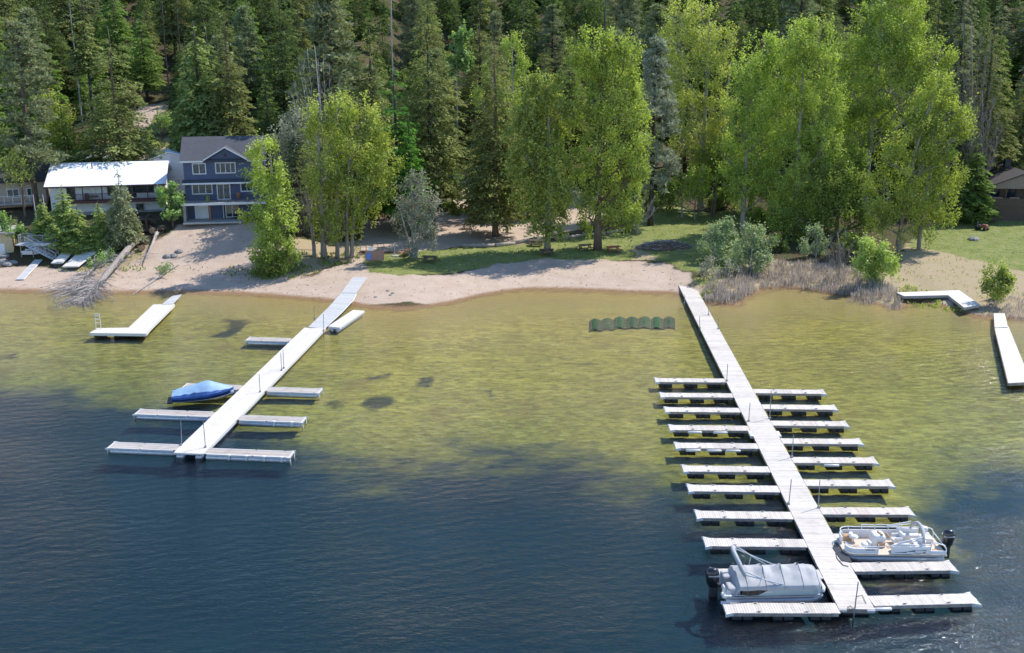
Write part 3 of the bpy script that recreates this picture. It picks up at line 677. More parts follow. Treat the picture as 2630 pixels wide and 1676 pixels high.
def marina_dock():
    g = random.Random(3)
    nl, nr = PZs(2158.6, 1563.7, ZD), PZs(2243.3, 1563.7, ZD); fl, fr = PZs(1739.8, 726.4, ZD), PZs(1780.4, 724, ZD)
    a = (nl + nr) / 2; b = (fl + fr) / 2; d = b - a; Lw = d.length; rz = math.atan2(d.y, d.x) - math.pi / 2
    w = 1.92
    t = thing('marina_dock', 'long pale plank dock with twenty one finger slips holding two pontoon boats', 'dock', (a.x, a.y, 0), rz)
    inv = Matrix.Rotation(-rz, 3, 'Z')
    loc = lambda p: inv @ (p - Vector((a.x, a.y, 0)))
    m = MB(); planks(m, -w / 2, w / 2, 0, Lw, ZD, 'y', g=g, var=.06, warm=.03); m.build('walkway_deck', MT['plank'], t)
    m = MB()
    for s in (-1, 1): m.box((s * (w / 2 - .05), Lw / 2, ZD - .15), (.07, Lw - .02, .20))
    m.box((0, .04, ZD - .15), (w - .2, .07, .2)); m.build('walkway_frame', MT['frame_wood'], t)
    y = .7
    while y < Lw - 5:
        m = MB(); m.rbox((0, y, -.16), (1.5, 1.1, .36), .08, 0, .94); m.build('float', MT['black_float'], t); y += 2.6
    yj = loc(PZs(1960, 1113, ZD)).y
    for s in (-1, 1):
        m = MB(); m.box((s * (w / 2 + .10), yj, ZD - .1), (.22, 1.1, .22)); m.build('joint_bracket', MT['white_plastic'], t)
    m = MB(); planks(m, -w / 2 + .28, w / 2 - .22, Lw - .3, Lw + 2.1, ZD + .075, 'y', g=g, var=.06, warm=.03)
    r = m.build('shore_ramp', MT['plank'], t)
    LF = [(1685.6, 980, 0.5), (1699, 1018.7, .5), (1711, 1056.6, .3), (1722.8, 1103.4, .3), (1738, 1150, .6), (1758, 1209.9, .3), (1771.5, 1260.7, .2), (1792.5, 1329.5, .2), (1814.7, 1401.6, .4), (1836, 1483, .8), (1867, 1573.7, 1.6)]
    RF = [(2120, 1011, -.4), (2149.6, 1051.6, -.2), (2178.4, 1093.9, .2), (2215, 1140, .6), (2253, 1189, 1.0), (2294.8, 1248, 1.2), (2346, 1321, 1.4), (2400, 1390, 1.8), (2455, 1464, 3.2), (2512, 1548.8, 4.6)]
    for side, rows in ((-1, LF), (1, RF)):
        for k, (sx, sy, tilt) in enumerate(rows):
            p = loc(PZs(sx, sy, ZD)); ln = abs(p.x) - w / 2; fw = 1.06
            ang = R(tilt) * 1.0 - 0
            yc = p.y + fw / 2 - math.sin(ang) * side * ln
            m = MB(); x0, x1 = (.03, ln)
            planks(m, x0, x1, -fw / 2, fw / 2, ZD - .004, 'x', g=g, var=.10, warm=.12 if g.random() < .5 else .04)
            f = m.build('finger', MT['plank'], t, loc=(side * w / 2, yc, 0), rz=(ang if side > 0 else math.pi + ang))
            m = MB()
            for s in (-1, 1): m.box(((ln + .1) / 2, s * (fw / 2 - .04), ZD - .13), (ln - .12, .06, .17))
            m.box((ln - .035, 0, ZD - .13), (.06, fw - .16, .17)); m.build('finger_frame', MT['frame_wood'], f)
            for q in (.17, .5, .86):
                m = MB(); cx = ln * q
                for h_ in (-1, 1): m.rbox((cx + h_ * .29, 0, -.14), (.56, fw - .12, .34), .07, 0, .93)
                m.build('float', MT['black_float'], f)
            m = MB()
            for s in (-1, 1):
                m.prism([(ln - .34, s * (fw / 2 + .003)), (ln + .015, s * (fw / 2 + .003)), (ln + .12, s * (fw / 2 + .16)), (ln + .02, s * (fw / 2 + .15))][::s], ZD - .17, ZD + .012)
            m.box((ln + .035, 0, ZD - .085), (.05, fw, .17)); m.build('end_bumper', MT['white_plastic'], f)
            for q in (.3, .72):
                for s in (-1, 1):
                    m = MB(); m.tube([(ln * q - .13, s * (fw / 2 - .09), ZD + .06), (ln * q + .13, s * (fw / 2 - .09), ZD + .06)], .022, 5); m.box((ln * q, s * (fw / 2 - .09), ZD + .028), (.1, .04, .05)); m.build('cleat', MT['pole_metal'], f)
            fend = {(-1, 3): (.30, .62), (-1, 4): (.2, .45, .68), (1, 4): (.55,), (-1, 9): (), (1, 9): (.93,)}.get((side, k), ())
            for q in fend:
                fy = (-1 if side > 0 else 1) * (fw / 2 + .09)
                m = MB(); m.tube([(ln * (1 - q) - .55, fy, ZD - .16), (ln * (1 - q) - .5, fy, ZD - .16), (ln * (1 - q) + .5, fy, ZD - .16), (ln * (1 - q) + .55, fy, ZD - .16)], [.05, .10, .10, .05], 8)
                m.build('fender', MT['white_plastic'], f, smooth=True)
    for xx in (-.75, .75):
        m = MB(); m.box((xx, -.04, ZD - .09), (.42, .06, .12)); m.build('end_plate', MT['white_plastic'], t)
    return t, loc

def left_dock():
    g = random.Random(8)
    a = (PZs(452.3, 1162, ZD) + PZs(518, 1163, ZD)) / 2
    top = (PZs(790, 838, ZD) + PZs(829, 845.6, ZD)) / 2
    d = top - a; d.z = 0; Lw = d.length; rz = math.atan2(d.y, d.x) - math.pi / 2
    inv = Matrix.Rotation(-rz, 3, 'Z'); loc = lambda p: inv @ (p - Vector((a.x, a.y, 0)))
    t = thing('swim_dock', 'pale dock with silver tube floats and seven fingers reaching from the beach', 'dock', (a.x, a.y, 0), rz)
    w = 2.05
    m = MB(); planks(m, -w / 2, w / 2, 0, Lw, ZD, 'x', .19, g=g, var=.05, warm=.05); m.build('walkway_deck', MT['white_plank'], t)
    m = MB()
    for s in (-1, 1): m.box((s * (w / 2 + .05), Lw / 2, ZD - .10), (.085, Lw, .24))
    m.box((0, -.05, ZD - .07), (w + .2, .06, .12)); m.build('side_rail', MT['white_plastic'], t)
    for s in (-1, 1):
        m = MB(); m.tube([(s * .72, -.02, .08), (s * .72, Lw * .5, .08), (s * .72, Lw, .08)], .27, 12); m.build('tube_float', MT['pontoon_metal'], t, smooth=True)
    # gangway in two curved lengths up to the beach
    e0 = PZs(792, 839, ZD); e1 = PZs(831, 843, ZD)
    pts = [(e0, e1)]
    for (l, r, z) in (((838, 794), (878, 800), .55), ((862, 768), (908, 768), .62), ((876.5, 752), (915.5, 752.5), .72)):
        pts.append((PZs(*l, z), PZs(*r, z)))
    m = MB()
    for (l0, r0), (l1, r1) in zip(pts[:-1], pts[1:]):
        n = max(1, int((l1 - l0).length / .2))
        for i in range(n):
            v = g.uniform(.9, 1.05); m.tint = (v, v, v); q0, q1 = i / n, (i + .94) / n
            P = [loc(l0.lerp(l1, q0)), loc(r0.lerp(r1, q0)), loc(r0.lerp(r1, q1)), loc(l0.lerp(l1, q1))]
            m.add([(p.x, p.y, p.z - .06) for p in P] + [tuple(p) for p in P], [(3, 2, 1, 0), (4, 5, 6, 7), (0, 1, 5, 4), (1, 2, 6, 5), (2, 3, 7, 6), (3, 0, 4, 7)])
    m.build('gangway', MT['alu_grate'], t)
    m = MB()
    for k in (0, 1): m.tube([loc(p[k]) + Vector((0, 0, -.09)) for p in pts], .055, 6)
    m.build('gangway_rail', MT['white_plastic'], t)
    l0, r0 = PZs(876.5, 751, .78), PZs(915.5, 751.5, .78); l1, r1 = G(906 / K, 713 / K), G(943.5 / K, 713 / K)
    l1.z += .08; r1.z += .08
    m = MB(); n = 24
    for i in range(n):
        v = g.uniform(.92, 1.08); m.tint = (v, v, v * 1.01); q0, q1 = i / n, (i + .95) / n
        P = [loc(l0.lerp(l1, q0)), loc(r0.lerp(r1, q0)), loc(r0.lerp(r1, q1)), loc(l0.lerp(l1, q1))]
        m.add([(p.x, p.y, p.z - .07) for p in P] + [tuple(p) for p in P], [(3, 2, 1, 0), (4, 5, 6, 7), (0, 1, 5, 4), (1, 2, 6, 5), (2, 3, 7, 6), (3, 0, 4, 7)])
    m.build('shore_ramp', MT['alu_grate'], t)
    zs = lambda x, y: (200 + x / 2.9525, 700 + y / 2.9525)
    FG = [(-1, zs(1275, 512), zs(1275, 490), 0), (-1, zs(790, 872), 0, 0), (1, zs(1822, 912), 0, 0), (-1, zs(430, 1072), 0, 0), (1, zs(1695, 1135), 0, 2), (-1, zs(226, 1328), 0, 0), (1, zs(1600, 1400), 0, 4)]
    for side, q, _, nb in FG:
        p = loc(PZs(*q, ZD)); ln = abs(p.x) - w / 2 - .1; fw = 1.15; yc = p.y + fw / 2
        m = MB(); planks(m, .02, ln, -fw / 2 + .07, fw / 2 - .07, ZD - .01, 'y', .17, g=g, var=.12, warm=.12)
        f = m.build('finger', MT['grey_plank'], t, loc=(side * (w / 2 + .1), yc, 0), rz=0 if side > 0 else math.pi)
        m = MB()
        for s in (-1, 1):
            x = .25
            while x < ln - .2:
                l_ = min(g.uniform(1.4, 3.4), ln - x)
                m.box((x + l_ / 2 - .02, s * (fw / 2 - .02), ZD - .055), (l_ - .05, .085, .13)); x += l_ + (g.uniform(.0, .12) if q[0] > 600 or nb == 0 and side < 0 else 0)
        m.box((ln + .0, 0, ZD - .06), (.08, fw, .14))
        for s in (-1, 1): m.prism([(ln - .05, s * fw / 2), (ln + .16, s * (fw / 2 + .10)), (ln + .02, s * (fw / 2 + .12)), (ln - .3, s * (fw / 2 + .025))][::s], ZD - .12, ZD + .02)
        m.build('edge_rail', MT['white_plastic'], f)
        for s in (-1, 1):
            m = MB(); m.tube([(.15, s * .36, .13), (.2, s * .36, .13), (ln * .5, s * .36, .13), (ln - .25, s * .36, .13), (ln - .05, s * .36, .13)], [.2, .25, .25, .25, .15], 12); m.build('tube_float', MT['pontoon_metal'], f, smooth=True)
        m = MB()
        for s in (-1, 1): m.box((ln + .06, s * (fw / 2 - .1), .08), (.07, .11, .62))
        m.build('end_leg', MT['white_plastic'], f)
        for i in range(nb):
            x = (.30 + .205 * i) * ln if nb == 4 else (.58 + .27 * i) * ln
            m = MB(); m.rbox((x, -fw / 2 - .10, ZD - .34), (.17, .13, .36), .05); m.rbox((x, -fw / 2 - .02, ZD - .03), (.26, .26, .09), .04)
            m.build('fender', MT['white_plastic'], f, smooth=False)
    return t, loc

def poly_dock(name, label, pts_px, z, mat, along, thick=.28, skirt='white_plastic', floats=True, seed=1, src=True):
    g = random.Random(seed)
    P = [PZs(*p, z) for p in pts_px]; c = sum(P, Vector()) / len(P)
    t = thing(name, label, 'dock', (c.x, c.y, 0))
    poly = [(p.x - c.x, p.y - c.y) for p in P]
    ar = sum(poly[i][0] * poly[(i + 1) % len(poly)][1] - poly[(i + 1) % len(poly)][0] * poly[i][1] for i in range(len(poly)))
    if ar < 0: poly = poly[::-1]
    m = MB(); m.prism(poly, z - .05, z); m.build('deck', MT[mat], t)
    m = MB(); k = 1.0
    n = len(poly)
    for i in range(n):
        p, q = Vector((*poly[i], 0)), Vector((*poly[(i + 1) % n], 0)); d = q - p
        if d.length < .2: continue
        mid = (p + q) / 2; nn = Vector((d.y, -d.x, 0)).normalized() * .03
        m.box((mid.x + nn.x, mid.y + nn.y, z - thick / 2 - .006), (d.length, .06, thick), math.atan2(d.y, d.x))
    m.build('side_fascia', MT[skirt], t)
    return t, c, poly

def l_docks():
    zs = lambda x, y: (200 + x / 2.9525, 700 + y / 2.9525)
    t, c, poly = poly_dock('swim_platform_dock', 'cream L shaped dock with a white ladder, near the fallen tree', [zs(92, 455), zs(150, 420), zs(388, 416), zs(575, 240), zs(731, 238), zs(548, 418), zs(515, 460)], .55, 'cream_plank', 'x')
    m = MB()
    p = [PZs(*zs(*q), zz) - c for q, zz in (((635, 238), .60), ((722, 236), .60), ((787, 152), .62), ((715, 165), .62))]
    p = [Vector((q.x, q.y, zz)) for q, zz in zip(p, (.60, .60, .45, .45))]
    g = random.Random(4)
    for i in range(14):
        v = g.uniform(.9, 1.05); m.tint = (v, v, v); a, b = i / 14, (i + .94) / 14
        Q = [p[0].lerp(p[3], a), p[1].lerp(p[2], a), p[1].lerp(p[2], b), p[0].lerp(p[3], b)]
        m.add([(q.x, q.y, q.z - .07) for q in Q] + [tuple(q) for q in Q], [(3, 2, 1, 0), (4, 5, 6, 7), (0, 1, 5, 4), (1, 2, 6, 5), (2, 3, 7, 6), (3, 0, 4, 7)])
    m.build('shore_ramp', MT['alu_grate'], t)
    l = PZs(*zs(135, 428), .55) - c; m = MB()
    for s in (0, .5): m.tube([(l.x + s, l.y + .12, .3), (l.x + s, l.y + .12, 1.5), (l.x + s - .02, l.y + .10, 2.15)], .04, 6)
    for z in (1.2, 1.55, 1.9, 2.1): m.box((l.x + .25, l.y + .12, z), (.5, .08, .07))
    m.build('ladder', MT['white_plastic'], t)
    m = MB()
    for q in ((180, 440), (330, 440), (560, 340), (650, 265), (440, 430)):
        f = PZs(*zs(*q), .4) - c; m.rbox((f.x, f.y, -.12), (1.3, 1.0, .36), .08)
    m.build('float', MT['black_float'], t)
    # loose white section beside the gangway
    t, c, poly = poly_dock('floating_dock_section', 'loose white floating dock section moored beside the gangway', [zs(1902, 405), zs(2088, 283), zs(2170, 288), zs(1982, 413)], .52, 'white_plank', 'x', .22, seed=2)
    for s in (-1, 1):
        m = MB(); u = (Vector((*poly[1], 0)) - Vector((*poly[0], 0))); 
        A = PZs(*zs(1942 + s * 22, 412 + s * 2), .52) - c; B_ = PZs(*zs(2130 + s * 22, 290), .52) - c
        m.tube([(A.x, A.y, .12), (B_.x, B_.y, .12)], .2, 10); m.build('tube_float', MT['pontoon_metal'], t, smooth=True)
    # beached L dock at the reeds
    z8 = lambda x, y: (1700 + x / 2.589, 350 + y / 2.589)
    t, c, poly = poly_dock('beached_dock', 'grey plank L shaped dock stranded at the water edge by the reeds', [z8(1562, 1037), z8(1610, 1060), z8(1905, 1054), z8(2010, 1136), z8(2112, 1117), z8(1976, 1022)], .85, 'white_plank', 'x', .3, 'grey_base', seed=3)
    m = MB()
    for q in ((1640, 1052), (1780, 1048), (1900, 1046), (1990, 1100), (2040, 1118)):
        f = PZs(*z8(*q), .7) - c; m.rbox((f.x, f.y + .3, -.1), (1.2, .8, .6), .08)
    m.build('float', MT['black_float'], t)
    # grey dock leaving the frame at the right
    P = [(2337, 736), (2363, 736), (2369, 768), (2338, 770)]; Q = [(2337, 768), (2371, 767), (2412, 835), (2470, 899), (2371, 901)]
    t, c, poly = poly_dock('side_dock', 'narrow grey plank dock under the small bush cut by the frame edge', [(2339 * K, 768 * K), (2371 * K, 767 * K), (2424 * K, 897 * K), (2372 * K, 900 * K)], .5, 'white_plank', 'y', .25, 'frame_wood', seed=5)
    m = MB(); p = [PZs(2337 * K, 736 * K, .62) - c, PZs(2363 * K, 736 * K, .62) - c, PZs(2370 * K, 769 * K, .56) - c, PZs(2339 * K, 770 * K, .56) - c]
    m.prism([(q.x, q.y) for q in p][::-1], .53, .60); m.build('shore_ramp', MT['white_plank'], t)
    m = MB()
    for q in ((2358, 790), (2370, 830), (2392, 875)):
        f = PZ(*q, .4) - c; m.rbox((f.x, f.y, -.1), (1.3, 1.1, .45), .08)
    m.build('float', MT['black_float'], t)

def poles():
    spec = [(2, (1862, 440), (1862, 312)), (2, (1795, 352), (1792, 250)), (2, (1545, 742), (1538, 605)), (2, (1562, 725), (1555, 582)), (2, (1382, 905), (1374, 765)), (2, (782, 1310), (780, 1090)), (2, (968, 1325), (950, 1115)),
            (0, (318, 290), (322, 225)), (0, (502, 380), (503, 300)), (0, (436, 480), (434, 390)), (0, (574, 485), (576, 405)), (0, (640, 880), (646, 752)), (0, (805, 1185), (816, 1045)), (0, (966, 1165), (977, 955)), (0, (1133, 1458), (1146, 1290)),
            (3, (888, 345), (911, 152)), (3, (1122, 372), (1131, 158)), (3, (1395, 1165), (1428, 945))]
    desc = ['beside the swim dock gangway', 'standing off the left of the gangway', 'first of a pair on the swim dock', 'second of a pair on the swim dock', 'beside the fingers next to the blue covered boat', 'tall, in open water beyond the swim dock outer finger', 'at the outer end of the swim dock walkway',
            'near the shore end of the marina dock', 'in the water near the reed bed', 'on the marina dock before its first fingers', 'off the marina dock opposite the green mats', 'by the first left finger of the marina dock', 'by the third and fourth left fingers', 'by the second and third right fingers', 'by the fourth and fifth right fingers', 'left of the walkway halfway along the slips', 'right of the walkway halfway along the slips', 'leaning at the outer end of the marina dock']
    base = None
    for (zi, b, tp), ds in zip(spec, desc):
        f = (lambda x, y: (200 + x / 2.9525, 700 + y / 2.9525)) if zi == 2 else (lambda x, y: (1650 + x / 2.9525, 680 + y / 2.9525)) if zi == 0 else (lambda x, y: (1730 + x / 3.01, 1180 + y / 3.01))
        p = PZs(*f(*b), ZD); d = ray_s(*f(*tp)); t = p.y / d[1]; top = Vector((d[0] * t, p.y, H + d[2] * t))
        h = top.z; lean = max(-.15, min(.15, (top.x - p.x)))
        gz = tz(p.x, p.y)
        o = MB(); o.tube([(0, 0, max(gz - .4, -.55)), (lean * .3, 0, ZD), (lean, 0, h)], .031, 8)
        o.box((0, 0, ZD + .05), (.16, .16, .14)); 
        q = o.build('mooring_pole', MT['pole_metal'], None, loc=(p.x, p.y, 0)); tag(q, 'thin grey steel pole ' + ds, 'pole', 'steel poles along the docks')

def mats():
    g = random.Random(2)
    x0, x1 = 1385, 1588
    names = ['leftmost in the row', 'second from the left end', 'third from the left end', 'middle one of seven', 'third from the dock end', 'second from the dock end', 'nearest the long dock']
    for i in range(7):
        xa, xb = x0 + (x1 - x0) * i / 7, x0 + (x1 - x0) * (i + 1) / 7
        dy = (3, 1, 0, -1, -1, -1, 0)[i]
        zt = -.16; HA = g.uniform(.14, .26); dy += g.uniform(-1.5, 1.5); m = MB(); a = PZ(xa, 774 + dy, zt); b = PZ(xb - .8, 773 + dy, zt); c = PZ(xb - .8, 748 + dy, zt); d = PZ(xa, 749 + dy, zt)
        c0 = (a + b + c + d) / 4; n = 8; rows = []
        for r_ in range(n + 1):
            v = r_ / n; row = []
            for k in range(n + 1):
                u = k / n; p = a.lerp(b, u).lerp(d.lerp(c, u), v) - c0
                arch = HA * math.sin(math.pi * u) * (.7 + .3 * math.sin(math.pi * v)); p.y += .45 * math.sin(math.pi * u) - .2
                row.append(Vector((p.x, p.y, p.z + .03 + arch)))
            rows.append(row)
        tv = [r_ for row in rows for r_ in row]; bv = [r_ - Vector((0, 0, .06)) for r_ in tv]; W_ = n + 1
        for p in tv: pass
        fs = []; off = len(tv)
        for r_ in range(n):
            for k in range(n):
                q = r_ * W_ + k; fs.append((q, q + 1, q + 1 + W_, q + W_)); fs.append((q + off, q + W_ + off, q + 1 + W_ + off, q + 1 + off))
        m.add(tv + bv, fs); v = g.uniform(.8, 1.25); m.c = [(v, v, v)] * len(m.c)
        tag(m.build('weed_mat', MT['green_mat'], None, loc=(c0.x, c0.y, min(-.20, tz(c0.x, c0.y) + .03)), smooth=True), 'dark green arched mat lying in the shallows, ' + names[i], 'mat', 'green mats in the shallows')

# ------------------------------------------------------------------ boats
def outboard(t, x, z=.45, s=1.0, dirx=-1):
    m = MB(); rings = []
    for (zz, lx, ly, ox) in ((.0, .20, .16, 0), (.12, .26, .20, 0), (.45, .30, .23, -.02), (.72, .30, .23, -.05), (.86, .24, .18, -.05), (.92, .10, .09, -.04)):
        rings.append([(x + dirx * .30 * s + s * (ox * -dirx + lx * math.cos(k * math.pi / 6) * (1.0 if math.cos(k * math.pi / 6) * dirx < 0 else 1.15)), s * ly * math.sin(k * math.pi / 6), z + .14 + s * zz) for k in range(12)])
    m.loft(rings); o = m.build('outboard_motor', MT['black_gloss'], t, smooth=True)
    m = MB(); m.rbox((x + dirx * .28 * s, 0, z - .62), (.40 * s, .24 * s, .92), .08); m.box((x + dirx * .12, 0, z + .2), (.34, .3, .22)); m.build('motor_leg', MT['dark_metal'], o)
    m = MB(); m.box((x + dirx * (.32) * s, 0, z + .14 + .60 * s), (.50 * s, .475 * s, .05)); m.build('motor_stripe', MT['pale_metal'], o)
    return o
def pontoon_hull(t, L2=3.0, beam=2.45):
    for s in (-1, 1):
        m = MB(); m.tube([(-L2, s * .86, .14), (L2 - .75, s * .86, .14), (L2 - .3, s * .86, .24), (L2 + .05, s * .86, .40)], [.30, .30, .21, .05], 14); m.build('pontoon', MT['pontoon_metal'], t, smooth=True)
def deck_poly(L2, hb, r=.55):
    p = [(-L2, -hb), (L2 - r, -hb)]
    p += [(L2 - r + r * math.sin(a), -hb + r - r * math.cos(a)) for a in (R(30), R(60), R(90))]
    p += [(L2, hb - r)] + [(L2 - r + r * math.cos(a), hb - r + r * math.sin(a)) for a in (R(30), R(60), R(90))]
    return p + [(-L2, hb)]
def path_sub(poly, i0, i1): return poly[i0:i1 + 1]
def wall_along(m, pts, z0, z1, th=.05):
    for a, b in zip(pts[:-1], pts[1:]):
        a = Vector((*a, 0)); b = Vector((*b, 0)); d = b - a; c = (a + b) / 2
        m.box((c.x, c.y, (z0 + z1) / 2), (d.length + th * .6, th, z1 - z0), math.atan2(d.y, d.x))
def seat(m, x, y, z, rz, w=.55):
    m.rbox((x, y, z), (w, w, .16), .07, rz)
    c, s = math.cos(rz), math.sin(rz)
    m.rbox((x - c * w * .48, y - s * w * .48, z + .08), (.14, w, .42), .05, rz)

def white_pontoon():
    bow = PZs(2100 + 400 / 6.02, 1320 + 600 / 6.02, .5); stern = PZs(2100 + 1950 / 6.02, 1320 + 640 / 6.02, .5)
    near_b = PZs(2100 + 470 / 6.02, 1320 + 640 / 6.02, .45); near_s = PZs(2100 + 1950 / 6.02, 1320 + 655 / 6.02, .45)
    d = (near_b - near_s).normalized(); rz = math.atan2(d.y, d.x); Lb = (near_b - near_s).length + .35
    c = (near_b + near_s) / 2 + Vector((-d.y, d.x, 0)) * -1.16
    L2 = Lb / 2
    t = thing('pontoon_boat', 'open white pontoon boat with seats, console and folded bimini, bow to the dock', 'boat', (c.x, c.y, 0), rz)
    hb = 1.2
    pontoon_hull(t, L2 - .1)
    poly = deck_poly(L2, hb)
    m = MB(); m.prism(poly, .46, .55); m.build('deck', MT['beige'], t)
    P2 = deck_poly(L2 - .14, hb - .06, .5)
    ns = [p for p in P2]
    # fence: one run round far side, bow and near side, split at the gate
    g0, g1 = .62, -.1     # gate on the near side (+y is near)
    far = [ns[0], (ns[1][0], ns[1][1])] + ns[2:6] + ns[6:-1]
    top = 1.10
    m = MB(); wall_along(m, [(-L2 + 1.0, -hb + .06)] + [ns[1]] + ns[2:5] + [(ns[5][0], ns[5][1] - .75)], .58, 1.02)
    wall_along(m, [(ns[5][0], ns[5][1] - .1)] + ns[5:9] + [(1.05, hb - .06)], .58, .90); wall_along(m, [(.25, hb - .06), (-L2 + .98, hb - .06)], .58, 1.05); wall_along(m, [(-L2 + .98, hb - .06), (-L2 + .98, -hb + .06)], .58, .80)
    wall_along(m, [(-L2 + .98, hb - .06), (-L2 + .05, hb - .06)], .58, .80)
    m.build('fence_panel', MT['white_paint'], t)
    m = MB()
    m.tube([(-L2 + 1.0, -hb + .06, 1.2), (ns[1][0] - 1.9, ns[1][1], 1.2), (ns[1][0] - 1.9, ns[1][1], 1.2), (*ns[1], 1.2)] + [(*p, 1.2) for p in ns[2:5]] + [(ns[5][0], ns[5][1] - .75, 1.2)], .03, 6)
    m.tube([(ns[5][0], ns[5][1] - .1, 1.02)] + [(*p, 1.02) for p in ns[5:9]] + [(1.05, hb - .06, 1.02)], .03, 6)
    m.tube([(.25, hb - .06, 1.16), (-L2 + .98, hb - .06, 1.16)], .03, 6); m.tube([(1.05, hb - .06, 1.02), (.25, hb - .06, 1.08)], .025, 6)
    for x in (2.2, 1.4, .6, -.2, -1.0): m.tube([(x, -hb + .06, .55), (x, -hb + .06, 1.32 if x < 2 else 1.2)], .025, 6)
    for a, b in ((1.45, .65), (.55, -.25)): m.tube([(a, -hb + .06, 1.34), (b, -hb + .06, 1.34)], .025, 6)
    for x in (1.05, .25, -1.0, -L2 + .98): m.tube([(x, hb - .06, .55), (x, hb - .06, 1.16)], .025, 6)
    for s in (-1, 1):
        m.tube([(-L2 + .98, s * (hb - .08), .78), (-L2 + .95, s * (hb - .08), 1.25), (-L2 + .75, s * (hb - .08), 1.32), (-L2 + .15, s * (hb - .1), 1.12), (-L2 + .04, s * (hb - .12), .9), (-L2 + .04, s * (hb - .12), .55)], .035, 7)
    m.tube([(-L2 + .04, -hb + .12, .9), (-L2 + .04, hb - .12, .9)], .03, 6)
    m.build('rail', MT['white_paint'], t)
    # dark swoosh on the side panel and small lettering-like decals
    m = MB()
    for (xa, za, xb, zb, h0) in ((.1, .68, -.6, .70, .03), (-.55, .72, -1.1, .80, .05), (-.95, .80, -1.75, .83, .025)): m.add([(xa, hb - .025, za), (xb, hb - .025, zb - h0), (xb, hb - .025, zb + h0), (xa, hb - .028, za + .012)], [(0, 1, 2, 3)])
    m.build('side_stripe', MT['navy'], t)
    m = MB()
    for i in range(8): m.box((-1.05 - i * .095, hb - .027, .655), (.055, .008, .045))
    for i in range(6): m.box((1.75 - i * .09, hb - .035 + .0, .83), (.055, .04, .06))
    m.build('side_lettering', MT['dark_metal'], t)
    m = MB(); m.box((-1.62, hb - .026, .70), (.13, .01, .07)); m.build('red_decal', MT['redwood'], t)
    m = MB(); m.rbox((.70, -.22, .55), (.82, .95, .72), .16, 0, .92); k = m.build('console', MT['vinyl'], t)
    m = MB(); m.box((.62, -.10, 1.29), (.10, .5, .10), .3); m.tube([(.22, -.15, 1.12), (.14, -.15, 1.2)], .17, 12); m.build('windscreen', MT['tan_vinyl'], k)
    m = MB(); m.box((.62, .30, .72), (.42, .10, .3)); m.build('foot_recess', MT['tan_vinyl'], k)
    for (x, y, a) in ((2.05, -.45, 2.6), (1.62, .55, .2)):
        m = MB(); m.tube([(x, y, .55), (x, y, .9)], .05, 8); m.rbox((x, y, .88), (.52, .5, .13), .16, a); m.rbox((x - .2 * math.cos(a), y - .2 * math.sin(a), .98), (.2, .42, .12), .08, a); m.build('fishing_seat', MT['vinyl'], t)
    m = MB(); m.tube([(-.45, -.25, .55), (-.45, -.25, .75)], .12, 8); seat(m, -.45, -.25, .74, .15, .62); m.rbox((-.45, -.55, .9), (.5, .1, .18), .04); m.rbox((-.45, .07, .9), (.5, .1, .18), .04); m.build('captain_chair', MT['vinyl'], t)
    m = MB(); m.rbox((-1.30, -.85, .55), (1.3, .55, .38), .07); m.rbox((-1.30, -1.06, .90), (1.3, .14, .28), .05); m.build('bench_seat', MT['vinyl'], t)
    m = MB(); m.rbox((-1.52, .35, .55), (.6, 1.2, .38), .07)
    for y in (.05, .38, .7): m.rbox((-1.72, y, .9), (.2, .30, .36), .06)
    m.build('lounge_seat', MT['vinyl'], t)
    m = MB(); m.rbox((-.35, .82, .55), (1.0, .5, .36), .06); m.rbox((-.35, 1.02, .88), (1.0, .13, .3), .05); m.build('side_seat', MT['vinyl'], t)
    for q_, d_ in (((.0, .2, .565), (.5, .35, .03)), ((2.0, .15, .565), (.3, .26, .03)), ((-2.5, .6, .565), (.35, .26, .03))):
        m = MB(); m.box(q_, d_); m.build('hatch', MT['tan_vinyl'], t)
    for (x, y) in ((2.35, -.8), (-2.4, -.55)):
        m = MB(); m.rbox((x, y, .55), (.6, .5, .3), .1); m.build('corner_seat', MT['tan_vinyl'] if x > 0 else MT['vinyl'], t)
    m = MB()
    n = 11; arch = []
    for i in range(n):
        q = -1 + 2 * i / (n - 1); arch.append((-1.55 - .12 * (1 - q * q), q * (hb - .1), 1.25 + .62 * (1 - abs(q) ** 2.6)))
    m.tube(arch, [.07 if i in (0, n - 1) else .115 for i in range(n)], 9); bm = m.build('bimini_cover', MT['grey_canvas'], t, smooth=True)
    for s in (-1, 1):
        m = MB(); m.tube([(.0, s * (hb - .08), 1.2), (-1.5, s * (hb - .1), 1.45)], .028, 6); m.tube([(-.1, s * (hb - .08), 1.28), (-1.5, s * (hb - .14), 1.62)], .035, 6); m.tube([(-.75, s * (hb - .08), 1.15), (-.7, s * (hb - .08), 1.42)], .02, 5)
        m.build('bimini_pole', MT['white_paint'], t)
    m = MB(); m.rbox((-L2 + .62, -hb + .15, 1.0), (.4, .34, .3), .12); m.build('corner_cushion', MT['vinyl'], t)
    outboard(t, -L2 - .05, .42, 1.15)
    return t, c, rz, L2

